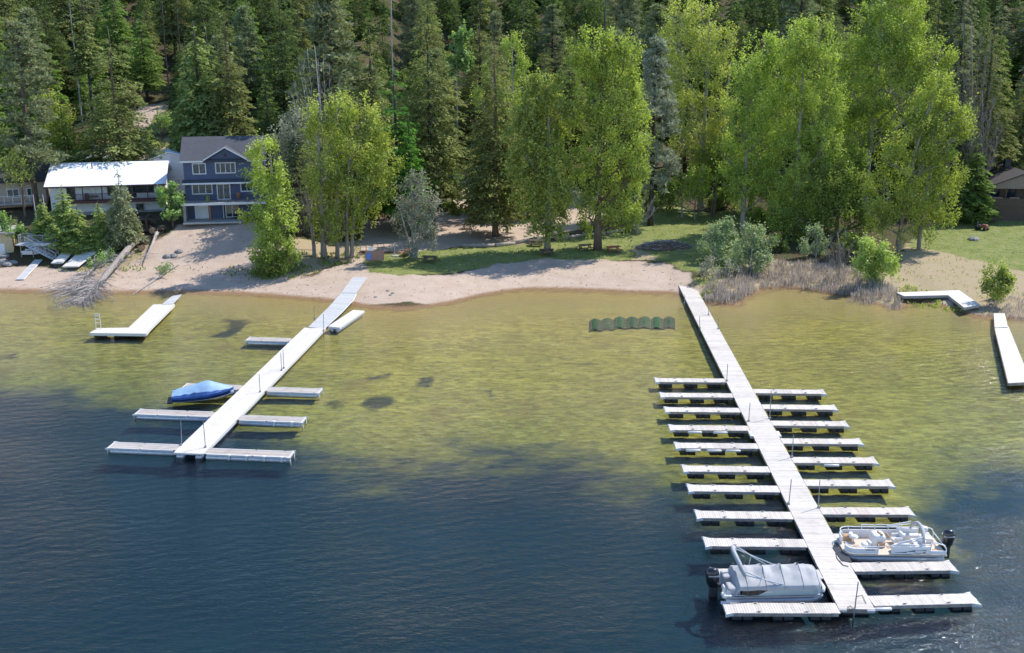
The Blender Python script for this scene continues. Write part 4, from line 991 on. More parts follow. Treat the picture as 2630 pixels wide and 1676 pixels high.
def grey_pontoon():
    near_s = PZs(1730 + 420 / 3.01, 1180 + 1078 / 3.01, .45); near_b = PZs(1730 + 1160 / 3.01, 1180 + 1062 / 3.01, .45)
    d = (near_b - near_s).normalized(); rz = math.atan2(d.y, d.x); Lb = (near_b - near_s).length + .15; L2 = Lb / 2; hb = 1.2
    c = (near_b + near_s) / 2 + Vector((-d.y, d.x, 0)) * (hb)
    t = thing('pontoon_boat', 'pontoon boat under a grey canvas cover, moored at the outermost left finger', 'boat', (c.x, c.y, 0), rz)
    pontoon_hull(t, L2 - .05)
    m = MB(); m.prism(deck_poly(L2, hb), .46, .56); m.build('deck', MT['pontoon_metal'], t)
    P2 = deck_poly(L2 - .12, hb - .06, .5)
    m = MB(); wall_along(m, [(-L2 + 1.0, -hb + .06)] + P2[1:9] + [(-L2 + 1.0, hb - .06)], .58, 1.12); wall_along(m, [(-L2 + 1.0, hb - .06), (-L2 + 1.0, -hb + .06)], .58, 1.0); m.build('fence_panel', MT['teal_panel'], t)
    m = MB(); m.tube([(*p, .62) for p in P2[:9]], .025, 6); m.tube([(*p, 1.14) for p in P2[1:9]], .03, 6); m.build('rail', MT['pale_metal'], t)
    m = MB(); m.box((-.5, -hb + .032, .80), (.62, .006, .07)); m.build('side_lettering', MT['pale_metal'], t)
    m = MB(); m.add([(-1.0, -hb + .028, .62), (-.2, -hb + .028, 1.02), (-1.85, -hb + .028, 1.02), (-1.85, -hb + .028, .66), (-1.5, -hb + .028, .60)], [(0, 1, 2, 3, 4)]); m.build('dark_panel', MT['bark_dark'], t)
    # canvas: lofted across the beam, sagging between the support poles
    xs = np.linspace(-L2 + .72, L2 - .1, 46); sup = [-1.55, -.55, .45, 1.45, 2.35]; rings = []; g = random.Random(7)
    for x in xs:
        k = min(abs(x - s) for s in sup); sag = .20 * min(1, k / .5) ** .8
        end = 1 if x < L2 - .7 else max(.0, (L2 - .1 - x) / .6) ** .5
        st = 1 if x > -L2 + 1.3 else .55 + .45 * max(0, (x + L2 - .72) / .58)
        ridge = 1.20 + (.62 - sag) * (.25 + .75 * end) * st
        w = hb + .01 if x < L2 - .6 else hb * math.sqrt(max(.05, 1 - ((x - L2 + .6) / .62) ** 2)) 
        row = []
        for i in range(15):
            q = -1 + 2 * i / 14
            if i in (0, 14): row.append((x, q * (w + .012), .94 + .02 * math.sin(x * 5)))
            elif i in (1, 13): row.append((x, math.copysign(w + .015, q), 1.16))
            else:
                qq = -1 + 2 * (i - 2) / 10; wr = .09 * abs(math.sin(2.3 * x + 3.4 * qq + .6)) ** 6 + .07 * abs(math.sin(4.1 * x - 4.7 * qq)) ** 8 - .03
                row.append((x, qq * (w - .03), 1.20 + (ridge - 1.20) * (1 - abs(qq) ** 1.15) + wr * (1 - qq * qq)))
        rings.append(row)
    m = MB(); m.loft(rings, cap=False, closed=False)
    a = rings[0]; m.add(a + [(p[0] - .25, p[1] * .96, .60) for p in a], [(i, i + 1, i + 16, i + 15) for i in range(14)]); m.build('canvas_cover', MT['grey_canvas'], t, smooth=True)
    for s in sup:
        rg_ = min(rings, key=lambda r: abs(r[0][0] - s)); m = MB(); m.tube([(p[0], p[1] * 1.002, p[2] + .012) for p in rg_], .016, 4); m.build('cover_seam', MT['pole_metal'], t)
    m = MB()
    m.rbox((-L2 + .45, -.62, .56), (.75, .9, .42), .1, 0, .9); m.rbox((-L2 + .45, .62, .56), (.75, .9, .46), .1, 0, .9); m.build('stern_cover', MT['grey_canvas'], t)
    m = MB()
    for s in sup[:-1]:
        m.tube([(s, .1, 1.78), (s, .1, 1.86)], .045, 6)
    m.build('support_cap', MT['dark_metal'], t)
    m = MB(); n = 13; arch = []
    for i in range(n):
        q = -1 + 2 * i / (n - 1); arch.append((-1.75 - .40 * (1 - q * q) , q * (hb - .06), 1.95 + .72 * (1 - abs(q) ** 2.4) + .2 * q))
    m.tube(arch, [.08 if i in (0, n - 1) else .125 for i in range(n)], 9); m.build('bimini_cover', MT['grey_canvas'], t, smooth=True)
    for s in (-1, 1):
        m = MB(); m.tube([(.55, s * (hb - .06), 1.18), (-1.7, s * (hb - .06), 2.02 + .2 * s)], .028, 6); m.tube([(.05, s * (hb - .06), 1.2), (-1.7, s * (hb - .1), 2.2 + .2 * s)], .035, 6); m.tube([(-.95, s * (hb - .06), 1.15), (-.85, s * (hb - .06), 1.75)], .02, 5)
        m.build('bimini_pole', MT['pale_metal'], t)
    m = MB()
    m.rbox((-L2 + .05, -.95, .50), (.55, .5, .16), .08); m.tube([(-L2 - .1, -1.05, .55), (-L2 - .1, -1.05, 1.05), (-L2 - .1, -.7, 1.05), (-L2 - .1, -.7, .55)], .045, 6); m.rbox((-L2 + .2, -.9, .6), (.3, .3, .28), .08)
    m.build('swim_step', MT['white_plastic'], t)
    m = MB(); m.tube([(L2 - .1, .95, .72), (L2 + .06, .7, .72), (L2 + .1, -.6, .70), (L2 - .05, -.98, .70)], .10, 9); m.build('bow_bumper', MT['gelcoat'], t, smooth=True)
    outboard(t, -L2 - .12, .45, 1.2)
    return t

def blue_boat():
    f = lambda x, y: (400 + x / 5.351, 940 + y / 5.351)
    bow = PZs(*f(1062, 335), .75); stern = PZs(*f(225, 430), .45)
    d = bow - stern; d.z = 0; rz = math.atan2(d.y, d.x); Lb = d.length; d.normalize()
    c = (bow + stern) / 2 + Vector((-d.y, d.x, 0)) * .55
    t = thing('runabout_boat', 'small motor boat under a bright blue cover, bow towards the dock', 'boat', (c.x, c.y, 0), rz + R(3))
    n = 15; hull = []; cov = []
    for i in range(n):
        u = i / (n - 1); x = -Lb / 2 + Lb * u
        w = 1.08 * (1 - max(0, (u - .45) / .55) ** 2.3) * (.9 + .1 * min(1, u * 5)) + .01
        gz = .55 + .28 * u ** 2; kz = -.18 + .55 * max(0, (u - .7) / .3) ** 2; ch = .12 + .25 * u ** 3
        hull.append([(x, -w, gz), (x, -w * 1.0, gz - .12), (x, -w * .82, ch), (x, 0, kz), (x, w * .82, ch), (x, w, gz - .12), (x, w, gz), (x, 0, gz + .02)])
        pk = 1 - abs(u - .58) / .42 if u > .58 else .35 + .65 * (u / .58) ** 1.2
        pk = max(0, pk); rz_ = gz + .06 + .92 * pk * (1 if u > .02 else .3); row = []
        for k in range(15):
            q = -1 + 2 * k / 14
            if k in (0, 14): row.append((x * 1.005, q * (w + .035), gz - .10 + .02 * math.sin(x * 6)))
            elif k in (1, 13): row.append((x * 1.005, math.copysign(w + .03, q), gz + .04))
            else:
                qq = -1 + 2 * (k - 1) / 12; sh = (1 - abs(qq) ** 1.7)
                side = .52 * pk * (1 - abs(qq) ** 8) * (u < .7)
                row.append((x * 1.005, qq * w, gz + .04 + max((rz_ - gz - .04) * sh, side * (.7 + .3 * math.sin(7 * x)) * (1 - abs(qq) ** 5)) + .018 * math.sin(11 * x + 4 * qq) * (1 - qq * qq)))
        cov.append(row)
    m = MB(); m.loft(hull); m.build('hull', MT['gelcoat'], t, smooth=False)
    m = MB()
    st = []
    for i in range(n):
        r = hull[i]; st.append([(r[1][0], r[1][1] - .012, r[0][2] - .06), (r[1][0], r[1][1] - .012 + .03, r[2][2] * .45 + r[0][2] * .5 - .12)])
    for s in (-1, 1): m.loft([[(p[0], p[1] * (-s), p[2]) for p in r] for r in st], cap=False, closed=False)
    m.build('hull_stripe', MT['navy'], t)
    m = MB(); m.loft(cov, cap=False, closed=False); a = cov[0]
    m.add([tuple(p) for p in a] + [(p[0] - .02, p[1] * .96, .2) for p in a], [(i, i + 1, i + 16, i + 15) for i in range(14)]); m.build('boat_cover', MT['blue_tarp'], t, smooth=True)
    for s_ in (-1, 1):
        m = MB(); rr = []
        for i in range(n):
            r = hull[i]; gz = r[0][2]; u = i / (n - 1); w = abs(r[0][1]) + .05; hh = (.34 * max(0, 1 - abs(u - .42) / .5) ** .7 + .02)
            rr.append([(r[0][0] * 1.006, s_ * w, gz - .13 + .025 * math.sin(i * 2.1)), (r[0][0] * 1.006, s_ * (w + .01), gz + .04), (r[0][0] * 1.006, s_ * (w - .02 - .10 * (hh > .1)), gz + .05 + hh * (.8 + .2 * math.sin(i * 2.7)))])
        m.loft(rr, cap=False, closed=False); m.build('cover_skirt', MT['blue_skirt'], t)
    m = MB(); m.rbox((-Lb / 2 - .22, 0, .02), (.45, 1.6, .1), .06); m.build('swim_step', MT['dark_metal'], t)
    return t

# ------------------------------------------------------------------ buildings
def window(parent, x0, x1, z0, z1, panes=2, y=-.02, fr='white_paint', t=.09):
    m = MB(); yy = y - .03
    m.box(((x0 + x1) / 2, yy, z0 + t / 2), (x1 - x0, .09, t)); m.box(((x0 + x1) / 2, yy, z1 - t / 2), (x1 - x0, .09, t))
    for x in (x0 + t / 2, x1 - t / 2): m.box((x, yy, (z0 + z1) / 2), (t, .085, z1 - z0 - 2 * t))
    for i in range(1, panes):
        x = x0 + (x1 - x0) * i / panes; m.box((x, yy + .004, (z0 + z1) / 2), (t * .62, .07, z1 - z0 - 2 * t))
    w = m.build('window', MT[fr], parent)
    m = MB(); m.box(((x0 + x1) / 2, y + .01, (z0 + z1) / 2), (x1 - x0 - t, .03, z1 - z0 - t)); m.build('pane', MT['glass'], w); return w

def gable_roof(m, x0, x1, y0, y1, ze, zr, oh=.35, th=.16):
    """ridge along x"""
    ym = (y0 + y1) / 2; sl = (zr - ze) / (ym - y0); a = y0 - oh; b = y1 + oh; za = ze - sl * oh; X0 = x0 - oh; X1 = x1 + oh
    for (ya, yb) in ((a, ym), (b, ym)):
        vs = [(X0, ya, za), (X1, ya, za), (X1, yb, zr), (X0, yb, zr)]; vs += [(p[0], p[1], p[2] + th) for p in vs]
        fs = [(3, 2, 1, 0), (4, 5, 6, 7), (0, 1, 5, 4), (1, 2, 6, 5), (2, 3, 7, 6), (3, 0, 4, 7)]
        m.add(vs, fs)

def blue_house():
    D = 147.0; z0 = 4.75
    f = lambda x, y: ((460 + x / 5.483) / K, (320 + y / 5.483) / K)
    lp = PY(*f(112, 1250), D); a = R(10)
    o = Vector((lp.x, D, z0))
    t = thing('house', 'three storey blue house with white trim and a deck over its patio', 'house', o, a)
    W, Dp = 10.6, 9.0
    m = MB(); m.box((W / 2, Dp / 2, 3.95), (W, Dp, 7.9))
    pk = 9.35; x0, x1 = 3.0, 8.1; xm = 5.55
    m.add([(x0, -.001, 7.9), (x1, -.001, 7.9), (xm, -.001, pk), (x0, 3.2, 7.9), (x1, 3.2, 7.9), (xm, 3.2, pk)], [(0, 1, 2), (3, 5, 4), (0, 3, 4, 1)])
    for xx in (0, W): m.add([(xx, .0, 7.9), (xx, Dp, 7.9), (xx, Dp / 2, 10.3)], [(0, 1, 2)])
    m.build('wall', MT['blue_siding'], t)
    zr = 10.5; m = MB()
    gable_roof(m, 0, W, 0, Dp, 7.95, zr, .4)
    sl = (zr - 7.95) / (Dp / 2); za = 7.95 - sl * .4
    # cross gable over the front windows
    xl, xr = x0 - .35, x1 + .35; zp = pk + .16; gb = (zp - 7.95) / sl
    for (xe, s) in ((xl, 1), (xr, -1)):
        vs = [(xe, -.42, za + .17), (xm, -.42, zp), (xm, gb + .3, zp), (xe, .0, 7.98)]; vs += [(p[0], p[1], p[2] + .14) for p in vs]
        fs = [(0, 1, 2, 3), (7, 6, 5, 4), (0, 4, 5, 1), (1, 5, 6, 2), (2, 6, 7, 3), (3, 7, 4, 0)]
        m.add(vs, fs)
    m.build('roof', MT['shingle'], t)
    m = MB()
    m.box(((-.4 + xl) / 2, -.44, za + .06), (xl + .4, .06, .2)); m.box(((xr + W + .4) / 2, -.44, za + .06), (W + .4 - xr, .06, .2))
    for (xa, xb, zA, zB) in ((xl, xm, za + .12, zp + .02), (xm, xr, zp + .02, za + .12)):
        m.add([(xa, -.50, zA), (xb, -.50, zB), (xb, -.50, zB + .19), (xa, -.50, zA + .19), (xa, -.43, zA), (xb, -.43, zB), (xb, -.43, zB + .19), (xa, -.43, zA + .19)], [(0, 1, 2, 3), (7, 6, 5, 4), (3, 2, 6, 7), (0, 4, 5, 1)])
    m.build('eave_trim', MT['white_paint'], t)
    m = MB(); vs = [(-.3, -.75, 4.88), (W + .3, -.75, 4.88), (W + .3, .02, 5.28), (-.3, .02, 5.28)]; m.add(vs + [(p[0], p[1], p[2] + .1) for p in vs], [(3, 2, 1, 0), (4, 5, 6, 7), (0, 1, 5, 4), (1, 2, 6, 5), (2, 3, 7, 6), (3, 0, 4, 7)]); m.build('skirt_roof', MT['shingle'], t)
    m = MB(); m.box((W / 2, -.78, 4.87), (W + .6, .06, .22)); m.build('belt_trim', MT['white_paint'], t)
    window(t, 1.15, 2.95, 6.05, 7.55, 2, t=.12); window(t, 4.15, 6.85, 6.1, 7.6, 4, t=.12)
    window(t, .9, 3.6, 3.35, 4.8, 3, t=.12); window(t, 7.3, 9.0, 3.55, 4.85, 2, t=.12)
    for (xa, xb, za_, zb) in ((4.15, 5.95, 2.55, 4.75), (5.1, 6.9, .05, 2.1)):
        w = window(t, xa, xb, za_, zb, 2, t=.13); w.name = 'sliding_door'
    m = MB(); m.box((1.95, -.03, 1.02), (1.8, .07, 2.04)); m.build('garage_door', MT['white_paint'], t)
    m = MB(); m.box((4.85, -.25, 1.05), (.08, .5, 2.0)); m.build('side_door', MT['white_paint'], t)
    for x, z in ((.35, 4.5), (3.95, 4.6), (6.15, 4.6)):
        m = MB(); m.box((x, -.1, z), (.16, .16, .3)); m.rbox((x, -.12, z + .14), (.2, .2, .08), .04); m.build('wall_lamp', MT['dark_metal'], t)
    m = MB(); m.box((5.55, -.03, 8.55), (.4, .06, .4)); m.build('gable_vent', MT['dark_metal'], t)
    dk = MB(); g = random.Random(1); planks(dk, -.35, W + .2, -2.5, -.06, 2.5, 'x', .15, g=g); d = dk.build('deck', MT['grey_plank'], t)
    m = MB(); m.box((W / 2 - .08, -2.53, 2.36), (W + .55, .07, .30)); m.box((-.38, -1.3, 2.36), (.07, 2.4, .3)); m.build('deck_fascia', MT['white_paint'], d)
    m = MB()
    for i in range(7): m.box((-.3 + i * 1.75, -2.42, 3.0), (.05, .05, 1.0))
    m.box((W / 2 - .1, -2.42, 3.5), (W + .4, .06, .05)); 
    for k in range(7): m.box((W / 2 - .1, -2.42, 2.66 + k * .12), (W + .4, .012, .012))
    m.build('deck_railing', MT['dark_metal'], d)
    for x in (3.25, 6.95, 10.2):
        m = MB(); m.box((x, -2.3, 1.0), (.19, .19, 2.5)); m.build('deck_post', MT['cedar_post'], t)
    m = MB(); m.box((-.05, -1.2, 1.1), (.35, 2.4, 2.3)); m.build('side_wall', MT['grey_base'], t)
    m = MB(); m.box((3.6, -1.7, -.06), (7.6, 3.3, .22)); m.build('patio_slab', MT['slab'], t)
    m = MB(); m.rbox((3.0, -1.3, 2.51), (.5, .5, .42), .1); m.tube([(3, -1.3, 2.9), (3.05, -1.28, 3.35)], [.18, .3], 7); m.build('planter', MT['cotton_deep'], t)
    tag_chair = MB(); 
    ch = thing('deck_chair', 'small brown chair on the blue house upper deck', 'chair', o + Matrix.Rotation(a, 3, 'Z') @ Vector((7.0, -1.0, 2.51)), a)
    m = MB(); m.box((0, 0, .42), (.5, .5, .06)); m.build('seat', MT['cedar_post'], ch)
    m = MB(); m.box((0, .25, .75), (.5, .06, .6), rx=R(-12)); m.build('backrest', MT['cedar_post'], ch)
    for sx in (-.2, .2):
        for sy in (-.2, .2):
            m = MB(); m.box((sx, sy, .195), (.05, .05, .39)); m.build('leg', MT['cedar_post'], ch)
    return o, a

def white_house():
    f = lambda x, y: ((60 + x / 5.905) / K, (380 + y / 5.905) / K)
    # eave line measured at two ends, world height about 8.6 m
    ze = 9.6
    l = PZs(*[v * K for v in f(228, 562)], ze); r = PZs(*[v * K for v in f(2105, 466)], ze)
    d = r - l; W = d.length; a = math.atan2(d.y, d.x) * .5; l = l + Vector((0, d.y * .25, 0))
    n = Vector((-math.sin(a), math.cos(a), 0)); oh = 1.5
    o = l + n * oh; o.z = 0
    zb = 5.0
    t = thing('house', 'long white house with a white roof and maroon balcony above the bank', 'house', o + Vector((0, 0, zb)), a)
    h = ze - zb; Dp = 9.0; fl = h - 2.55
    m = MB(); m.box((W / 2 - .1, Dp / 2, (h) / 2 - .6), (W - 1.0, Dp, h + 1.2)); x1 = W - .6
    zr = h + .10 + 1.75
    for xx in (.4, x1): m.add([(xx, 0, h), (xx, Dp, h), (xx, Dp / 2, zr - .1)], [(0, 1, 2)])
    m.build('wall', MT['white_siding'], t)
    m = MB(); sl = (zr - h) / (Dp / 2)
    ym = Dp / 2
    for (ya, yb) in ((-oh, ym), (Dp + .5, ym)):
        zA = zr - abs(yb - ya) * sl
        vs = [(0, ya, zA), (W, ya, zA), (W, yb, zr), (0, yb, zr)]; m.add(vs + [(p[0], p[1], p[2] + .16) for p in vs], [(3, 2, 1, 0), (4, 5, 6, 7), (0, 1, 5, 4), (1, 2, 6, 5), (2, 3, 7, 6), (3, 0, 4, 7)])
    rf = m.build('roof', MT['white_roof'], t)
    m = MB(); zA = zr - (ym + oh) * sl
    m.box((W / 2, -oh - .035, zA + .05), (W + .1, .07, .2)); m.build('eave_fascia', MT['maroon'], rf)
    m = MB(); m.tube([(W * .36, 2.9, zr - .6), (W * .36, 2.9, zr + .15)], .08, 8); m.build('vent_pipe', MT['dark_metal'], rf)
    bal = MB(); bal.box((W / 2 + .8, -.75, fl - .08), (W - 2.2, 1.45, .16)); b = bal.build('balcony', MT['maroon'], t)
    m = MB(); m.box((W / 2 + .8, -1.50, fl - .14), (W - 2.1, .07, .34)); m.build('balcony_fascia', MT['maroon'], b)
    m = MB(); x = 2.2
    m.box((W / 2 + .8, -1.42, fl + .95), (W - 2.2, .07, .07)); m.box((W / 2 + .8, -1.42, fl + .16), (W - 2.2, .05, .05))
    while x < W - .4: m.box((x, -1.42, fl + .55), (.035, .035, .76)); x += .17
    m.build('balcony_railing', MT['maroon'], b)
    for x in (.3, 3.9, 4.9, 7.4, W - 5.2, W - 2.5, W - .35):
        m = MB(); m.box((x, -1.38, (fl + zA) / 2), (.13, .13, zA - fl)); m.build('balcony_post', MT['maroon'], b)
    window(t, W - 4.6, W - 1.8, fl + .75, fl + 2.2, 2, fr='dark_metal', t=.07); window(t, 7.9, 9.7, fl + .5, fl + 2.2, 2, fr='dark_metal', t=.07); window(t, 10.4, 11.7, fl + .1, fl + 2.1, 2, fr='dark_metal', t=.07); window(t, 2.6, 3.6, fl + .1, fl + 2.1, 1, fr='dark_metal', t=.07)
    m = MB(); m.box((4.4, -.03, fl + 1.05), (.95, .06, 2.1)); m.build('door', MT['white_paint'], t)
    m = MB(); m.box((W / 2 - .1, -.04, fl / 2 - 1.15), (W - .95, .1, fl - 1.05)); m.build('base_course', MT['grey_base'], t)
    window(t, W - 4.4, W - 3.3, .35, 1.3, 1, y=-.12, fr='grey_base', t=.08)
    m = MB(); m.box((6.0, -.5, fl + .5), (1.4, .5, .1)); m.box((5.2, -.5, fl + .45), (.5, .5, .9)); m.build('balcony_bench', MT['bark_brown'], b)
    # flat-roofed white annex and low grey-roofed shed behind
    p = PY((60 + 2140 / 5.905) / K, (380 + 66 / 5.905) / K, 159.5)
    t2 = thing('garage', 'small white gabled garage behind the long white house', 'garage', (p.x, p.y, 6.2), a + .1)
    e = p.z - 6.2
    m = MB(); m.box((.6, 2.5, (e - .9) / 2), (4.6, 5, e - .9))
    m.add([(-1.7, 0, e - .9), (2.9, 0, e - .9), (.6, 0, e - .1)], [(0, 1, 2)]); m.build('wall', MT['white_siding'], t2)
    m = MB()
    for s in (-1, 1):
        vs = [(.6, -.5, e), (.6 + s * 2.9, -.5, e - 1.0), (.6 + s * 2.9, 5.4, e - 1.0), (.6, 5.4, e)]; m.add(vs + [(q[0], q[1], q[2] + .1) for q in vs], [(3, 2, 1, 0), (4, 5, 6, 7), (0, 1, 5, 4), (1, 2, 6, 5), (2, 3, 7, 6), (3, 0, 4, 7)])
    m.build('roof', MT['white_roof'], t2)
    m = MB(); m.box((.6, -.03, 1.1), (2.4, .06, 2.1)); m.build('door', MT['pale_metal'], t2)
    p = PY((60 + 1080 / 5.905) / K, (380 + 130 / 5.905) / K, 163)
    t3 = thing('shed', 'low weathered shed roof showing behind the white roof ridge', 'shed', (p.x, p.y, 6.0), a)
    e = p.z - 6.0; m = MB(); m.box((0, 2, (e - .9) / 2), (6.6, 4, e - .9)); m.add([(-3.3, 0, e - .9), (3.3, 0, e - .9), (0, 0, e - .12)], [(0, 1, 2)]); m.build('wall', MT['brown_siding'], t3)
    m = MB()
    for s in (-1, 1):
        vs = [(0, -.4, e), (s * 3.7, -.4, e - 1.05), (s * 3.7, 4.3, e - 1.05), (0, 4.3, e)]; m.add(vs + [(q[0], q[1], q[2] + .08) for q in vs], [(3, 2, 1, 0), (4, 5, 6, 7), (0, 1, 5, 4), (1, 2, 6, 5), (2, 3, 7, 6), (3, 0, 4, 7)])
    m.build('roof', MT['pale_metal'], t3)
    return a

def brown_cabin():
    p = G(2312, 517); z0 = tz(p.x, p.y) - .1
    t = thing('cabin', 'dark brown cabin with a tan gable and covered porch at the lawn edge', 'cabin', (p.x, p.y, z0), R(-4))
    W, Dp = 10.5, 9
    m = MB(); m.box((W / 2, Dp / 2 + 2.4, 2.6), (W, Dp, 5.6)); 
    m.build('wall', MT['bark_brown'], t)
    m = MB(); m.box((W / 2, .9, 1.1), (W, 3.0, 2.6)); m.box((W / 2, -.62, 2.9), (W, .08, 1.0)); m.build('porch_base', MT['brown_siding'], t)
    m = MB(); m.box((W / 2, .85, 2.46), (W + .1, 3.1, .12)); m.build('porch_floor', MT['table_wood'], t)
    m = MB(); m.add([(-.0, -.60, 5.0), (W, -.60, 5.0), (W / 2, -.60, 7.0), (0, -.5, 5.0), (W, -.5, 5.0), (W / 2, -.5, 7.0)], [(0, 1, 2), (3, 5, 4)]); m.box((W / 2, -.55, 4.93), (W, .16, .2)); m.build('gable', MT['tan_board'], t)
    m = MB()
    for s in (-1, 1):
        vs = [(W / 2, -1.0, 7.15), (W / 2 + s * (W / 2 + .6), -1.0, 4.85), (W / 2 + s * (W / 2 + .6), 12, 4.85), (W / 2, 12, 7.15)]; m.add(vs + [(q[0], q[1], q[2] + .16) for q in vs], [(3, 2, 1, 0), (4, 5, 6, 7), (0, 1, 5, 4), (1, 2, 6, 5), (2, 3, 7, 6), (3, 0, 4, 7)])
    rf = m.build('roof', MT['brown_shingle'], t)
    m = MB(); m.box((W / 2 - .6, 6, 7.6), (.8, .8, 1.6)); m.build('chimney', MT['dark_metal'], rf)
    for x in (.15, 2.6, 5.2, 7.8, W - .15):
        m = MB(); m.box((x, -.55, 3.75), (.16, .16, 2.4)); m.build('porch_post', MT['brown_siding'], t)
    for x in (1.3, 3.6, 6.4): window(t, x, x + 1.5, 3.1, 4.6, 2, y=2.38, fr='brown_siding', t=.08)
    for x in (1.6, 4.0):
        m = MB(); m.rbox((x, -.2, 3.38), (1.4, .4, .12), .05); m.build('porch_bench', MT['tan_vinyl'], t)

def far_left_buildings():
    p = PY(-30, 470, 150); z0 = tz(p.x, 150)
    t = thing('house', 'tan cottage with a dark roof mostly hidden by pines at the left edge', 'house', (p.x - 4, 152, z0), R(18))
    m = MB(); m.box((5, 4, 1.9), (11, 8, 4.6)); m.build('wall', MT['tan_wall'], t)
    m = MB(); gable_roof(m, -.5, 10.5, 0, 8, 4.2, 6.2, .8); m.build('roof', MT['brown_shingle'], t)
    window(t, 5.4, 7.0, 1.6, 2.9, 2); window(t, 8.0, 9.2, 1.6, 2.9, 2)
    m = MB(); m.box((5.2, -1.2, 1.0), (9.5, 2.2, .16)); m.build('deck', MT['grey_plank'], t)
    m = MB()
    for i in range(9): m.box((.8 + i * 1.1, -2.2, 1.6), (.06, .06, 1.1))
    m.box((5.2, -2.2, 2.15), (9.5, .07, .07)); m.build('deck_railing', MT['white_paint'], t)
    p = G(8, 612)
    t = thing('boathouse', 'pale yellow boathouse at the left edge of the beach', 'building', (p.x - 3.6, p.y + .5, tz(p.x, p.y) - .2), R(20))
    m = MB(); m.box((2.2, 2.5, 1.6), (4.4, 5, 3.4)); m.build('wall', MT['yellow_wall'], t)
    m = MB(); m.box((2.2, 2.4, 3.38), (5.0, 5.6, .18)); m.build('roof', MT['grey_base'], t)
    m = MB(); m.box((2.6, -.03, 1.0), (1.6, .06, 2.1)); m.build('door', MT['white_paint'], t)

